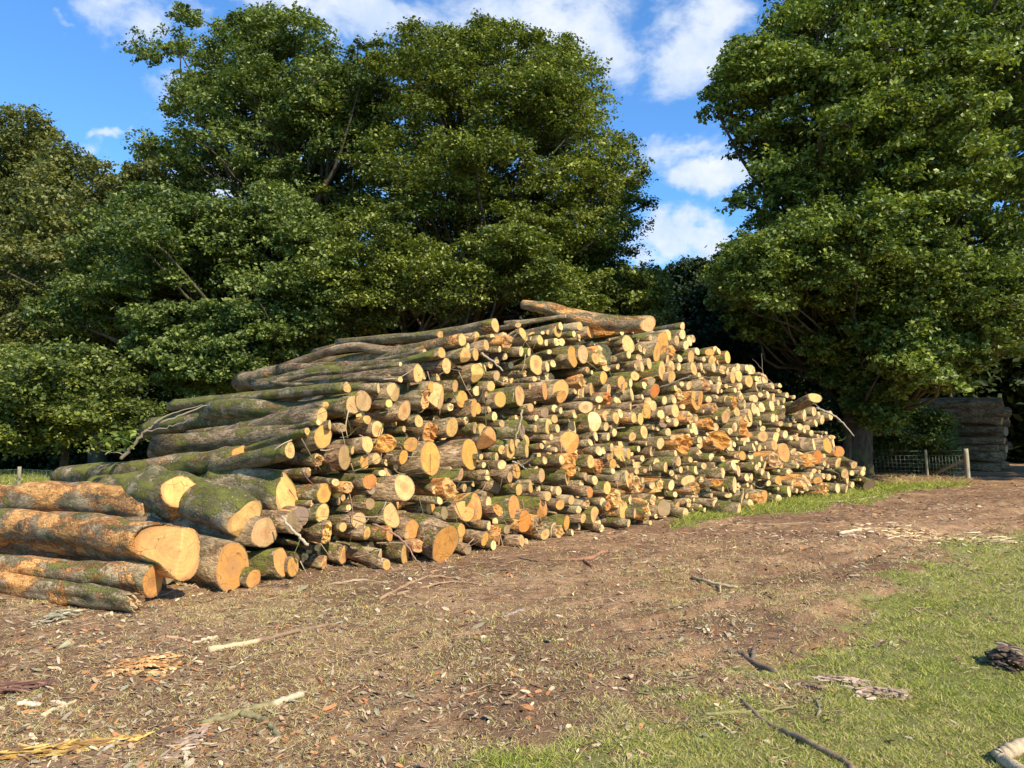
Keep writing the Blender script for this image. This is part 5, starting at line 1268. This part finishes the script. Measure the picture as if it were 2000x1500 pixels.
def chunk(cx, cy, wpx, hpx, thick, pal, n, label, name, cat, ang=0.0, long=0.10, wid=0.02, up=0.02, seed=3):
    """a splintered piece: many crossing slivers heaped into one body"""
    g = np.random.default_rng(seed); b0 = gpt(cx, cy); A = Acc(); s = b0.y / F
    for k in range(n):
        u, v = g.normal(0, 0.30, 2)
        u = max(-.5, min(.5, u)); v = max(-.5, min(.5, v))
        fore = b0.y / CAMH                      # ground seen at a slant
        c = b0 + Vector((u * wpx * s, -v * hpx * s * fore, 0))
        c += Vector((0, (u * wpx * s) * ang, 0))
        z = float(ground_h(np.array([c.x]), np.array([c.y]))[0]) + thick * (1 - (u * u + v * v) * 3) * g.random() + 0.006
        a = math.atan(ang) + g.normal(0, 0.5 if ang > 0.3 else 0.95); L = long * g.uniform(0.5, 1.4); wd = wid * g.uniform(0.4, 1.2)
        e = Vector((math.cos(a), math.sin(a), g.normal(0, 0.15))) * L / 2
        m_ = Vector((c.x, c.y, z))
        C = smooth_path([tuple(m_ - e), tuple(m_ + Vector(g.normal(0, wd * 0.4, 3))), tuple(m_ + e)], 5)
        col = np.array(pal[int(g.integers(len(pal)))]) * g.uniform(0.7, 1.25)
        V, Q, T = tube(C, np.array([0.3, 0.9, 1.0, 0.8, 0.25]) * wd, 5, True, 0.9)
        V[:, 2] = m_.z + (V[:, 2] - m_.z) * 0.5
        A.add(V, Q, T, 0, Col=np.array([*np.clip(col, 0, 0.9), 1.0]))
    o = link(name, A.mesh(name, [M_STICK], False, offset=b0)); o.location = b0
    return tag(o, label, cat)
ORW = [(0.62, 0.33, 0.12), (0.72, 0.45, 0.2), (0.45, 0.22, 0.08)]; YLW = [(0.60, 0.37, 0.09), (0.68, 0.46, 0.14), (0.45, 0.25, 0.06), (0.30, 0.17, 0.07)]
GYW = [(0.22, 0.14, 0.09), (0.12, 0.075, 0.05), (0.34, 0.24, 0.16), (0.08, 0.05, 0.035)]; PKW = [(0.44, 0.30, 0.20), (0.32, 0.21, 0.14), (0.54, 0.40, 0.28)]
chunk(288, 1306, 105, 38, 0.04, ORW, 130, "heap of orange splinters on the left foreground earth", "splinter_heap", "splinters", 0.0, 0.075, 0.016)
chunk(128, 1464, 225, 16, 0.03, YLW, 130, "long strip of yellow rotten wood near the bottom left corner", "rotten_wood", "rotten wood", 0.42, 0.12, 0.013, seed=4)
chunk(375, 1452, 30, 50, 0.03, PKW + ORW[:1], 40, "upright wedge of pinkish flaked bark right of the yellow strip", "bark_flake", "bark", 1.2, 0.10, 0.014, seed=5)
chunk(1968, 1302, 62, 26, 0.15, GYW, 110, "dark crumbling lump of old wood on the grass at the right edge", "rotten_stump", "wood lump", 0.0, 0.085, 0.026, seed=6)
chunk(1650, 1331, 90, 12, 0.025, PKW, 70, "long flaked pinkish bark strip lying in the grass, upper half", "bark_strip", "bark", -0.45, 0.12, 0.012, seed=7)
chunk(1722, 1356, 84, 20, 0.03, PKW + [(0.58, 0.45, 0.33)], 90, "broad end of the flaked bark strip, crumbled over the grass", "bark_strip", "bark", -0.3, 0.10, 0.014, seed=8)
chunk(118, 1205, 62, 22, 0.05, [(0.42, 0.36, 0.22), (0.30, 0.25, 0.15), (0.52, 0.46, 0.30)], 60, "bundle of withered curled leaves before the foremost knobbly log", "leaf_bundle", "dead leaves", 0.0, 0.10, 0.014, seed=9)
chunk(22, 1348, 120, 26, 0.04, [(0.20, 0.10, 0.07), (0.30, 0.16, 0.10)], 70, "dark reddish slab of bark at the left edge of the ground", "bark_slab", "bark", 0.2, 0.18, 0.016, seed=10)
chunk(1590, 1345, 40, 14, 0.03, GYW, 20, "small grey bark crumbs beside the little sprig", "bark_crumbs", "bark", 0.0, 0.06, 0.010, seed=12)
chunk(1780, 1047, 150, 34, 0.03, [(0.74, 0.52, 0.26), (0.66, 0.44, 0.22), (0.78, 0.60, 0.36)], 240, "spread of fresh orange splinters on the track at the right", "splinter_heap", "splinters", 0.1, 0.16, 0.02, seed=13)
chunk(1940, 1056, 80, 12, 0.03, [(0.74, 0.56, 0.34), (0.62, 0.44, 0.26)], 50, "pale splinters at the edge of the grass by the right border", "splinter_heap", "splinters", 0.1, 0.25, 0.018, seed=14)

# branches lying on and sticking out of the pile
def branch(P, rads, label, col, leaves=None, name="broken_branch"):
    b0 = pt(*P[0][0]); A = Acc()
    for k, path in enumerate(P):
        n = 5 * len(path); C = smooth_path([tuple(pt(*q)) for q in path], n); C[1:-1] += rng.normal(0, 0.008, (n - 2, 3))
        r0, r1 = rads[k]; V, Q, T = tube(C, np.linspace(r0, r1, n), 7, True, 0.2)
        A.add(V, Q, T, 0, Col=np.array([*col, 1.0]))
    root = empty(name, b0); tag(root, label, "branch", "broken branches on the pile")
    link("wood", A.mesh(name, [M_STICK], offset=b0), root)
    if leaves:
        C = np.array([tuple(pt(*q)) for q in leaves]); me, _ = leaves_mesh("leaves", C, 0.16, L_MAPLE, 5, 4, 0.06, 0.8, 0.10)
        o = link("leaves", me, root); o.matrix_parent_inverse = Matrix.Translation(-b0)
branch([[(236, 897, 11.2), (262, 868, 11.2), (284, 842, 11.2), (300, 832, 11.3), (350, 812, 11.5), (405, 792, 11.8)], [(300, 828, 11.2), (330, 810, 11.4), (395, 790, 11.8)], [(284, 842, 11.2), (330, 834, 11.2), (380, 815, 11.4)], [(245, 888, 11.2), (215, 882, 11.1), (195, 880, 11.1)]],
       [(.028, .012), (.016, .006), (.014, .004), (.01, .003)], "crooked broken branch with a few leaves hanging over the pile's left flank", (0.22, 0.18, 0.12), [(232, 868, 11.1), (205, 872, 11.1), (240, 845, 11.2)])
branch([[(1594, 797, 20.0), (1622, 808, 19.9), (1645, 825, 19.9), (1668, 852, 19.9)], [(1622, 808, 19.9), (1605, 800, 19.9), (1588, 786, 20.0)]], [(.03, .014), (.012, .005)], "bare branch drooping to the right off the pile's right slope", (0.40, 0.33, 0.24))
branch([[(550, 1008, 8.5), (570, 1035, 8.5), (602, 1064, 8.6)]], [(.012, .018)], "pale thin branch poking out beside the fissured brown log at left", (0.46, 0.38, 0.26))
branch([[(727, 1024, 9.6), (765, 1038, 9.5), (790, 1060, 9.5), (815, 1095, 9.4), (835, 1120, 9.2)]], [(.014, .006)], "thin reddish branch arching down over the pile's foot in front of the big orange end", (0.33, 0.19, 0.13))
branch([[(940, 690, 12.2), (962, 705, 12.1), (982, 725, 12.0)]], [(.02, .012)], "short bare branch lying across ends just below the pile's summit, left side", (0.42, 0.32, 0.22))
branch([[(1020, 800, 11.8), (1015, 830, 11.7), (1005, 858, 11.6)]], [(.018, .008)], "upright stick stuck in the middle of the pile", (0.36, 0.28, 0.18))
branch([[(1000, 902, 11.9), (1018, 910, 11.8), (1030, 918, 11.7)], [(1018, 910, 11.8), (1010, 900, 11.7)]], [(.016, .006), (.008, .004)], "curved short twig between ends in the pile's centre", (0.42, 0.35, 0.25))
branch([[(1287, 758, 16.3), (1330, 742, 16.3), (1350, 733, 16.4)], [(1350, 733, 16.4), (1400, 742, 16.6), (1450, 760, 17.0)]], [(.022, .012), (.012, .005)], "dark thin branch lying over the ends on the right shoulder", (0.18, 0.14, 0.10))
branch([[(1487, 765, 18.7), (1489, 730, 18.8), (1488, 690, 18.9)], [(1489, 735, 18.8), (1520, 755, 18.9)], [(1489, 722, 18.8), (1470, 700, 18.9)]], [(.014, .004), (.008, .003), (.008, .003)], "upright wispy twig standing above the right slope's edge", (0.22, 0.16, 0.12))

# fine brush caught between the logs
def build_brush():
    A = Acc(); N = 190
    for k in range(N):
        px = rng.uniform(560, 1690); a = np.interp(px, TOPLINE[:, 0], TOPLINE[:, 1]) + 14; b = np.interp(px, FOOTLINE[:, 0], FOOTLINE[:, 1]) - 6
        py = rng.uniform(a, b); P = face_point(px, py, 0.03); P = np.array(P) + np.array([-NB[0], -NB[1], 0]) * rng.uniform(0.0, 0.06)
        L = rng.uniform(0.12, 0.6); th = rng.uniform(-2.8, 0.6); al = np.array([FB[0] - FA[0], FB[1] - FA[1], 0]); al /= np.linalg.norm(al)
        d = al * math.cos(th) + np.array([0, 0, 1.0]) * math.sin(th) * 0.8 + np.array([-NB[0], -NB[1], 0]) * rng.uniform(-0.1, 0.35)
        q = P + d * L * 0.5 + rng.normal(0, 0.05 * L, 3) + np.array([0, 0, -0.06 * L]); e = P + d * L
        if e[2] < 0.03: e[2] = 0.03
        if q[2] < 0.03: q[2] = 0.03
        c = [(0.30, 0.20, 0.12), (0.16, 0.11, 0.07), (0.45, 0.33, 0.2), (0.14, 0.14, 0.05)][int(rng.integers(4))]
        r = rng.uniform(0.004, 0.011)
        A.tube(smooth_path([P, q, e], 6), np.linspace(r, r * 0.35, 6), 4, Col=np.array([*c, 1.0]))
    tag(link("loose_twigs", A.mesh("loose_twigs", [M_STICK])), "fine twigs and bark shreds caught between the logs of the pile", "twigs", kind="stuff")
build_brush()

for o in list(COL.objects):
    if o.name.startswith("splinter_heap"): o['kind'] = "stuff"
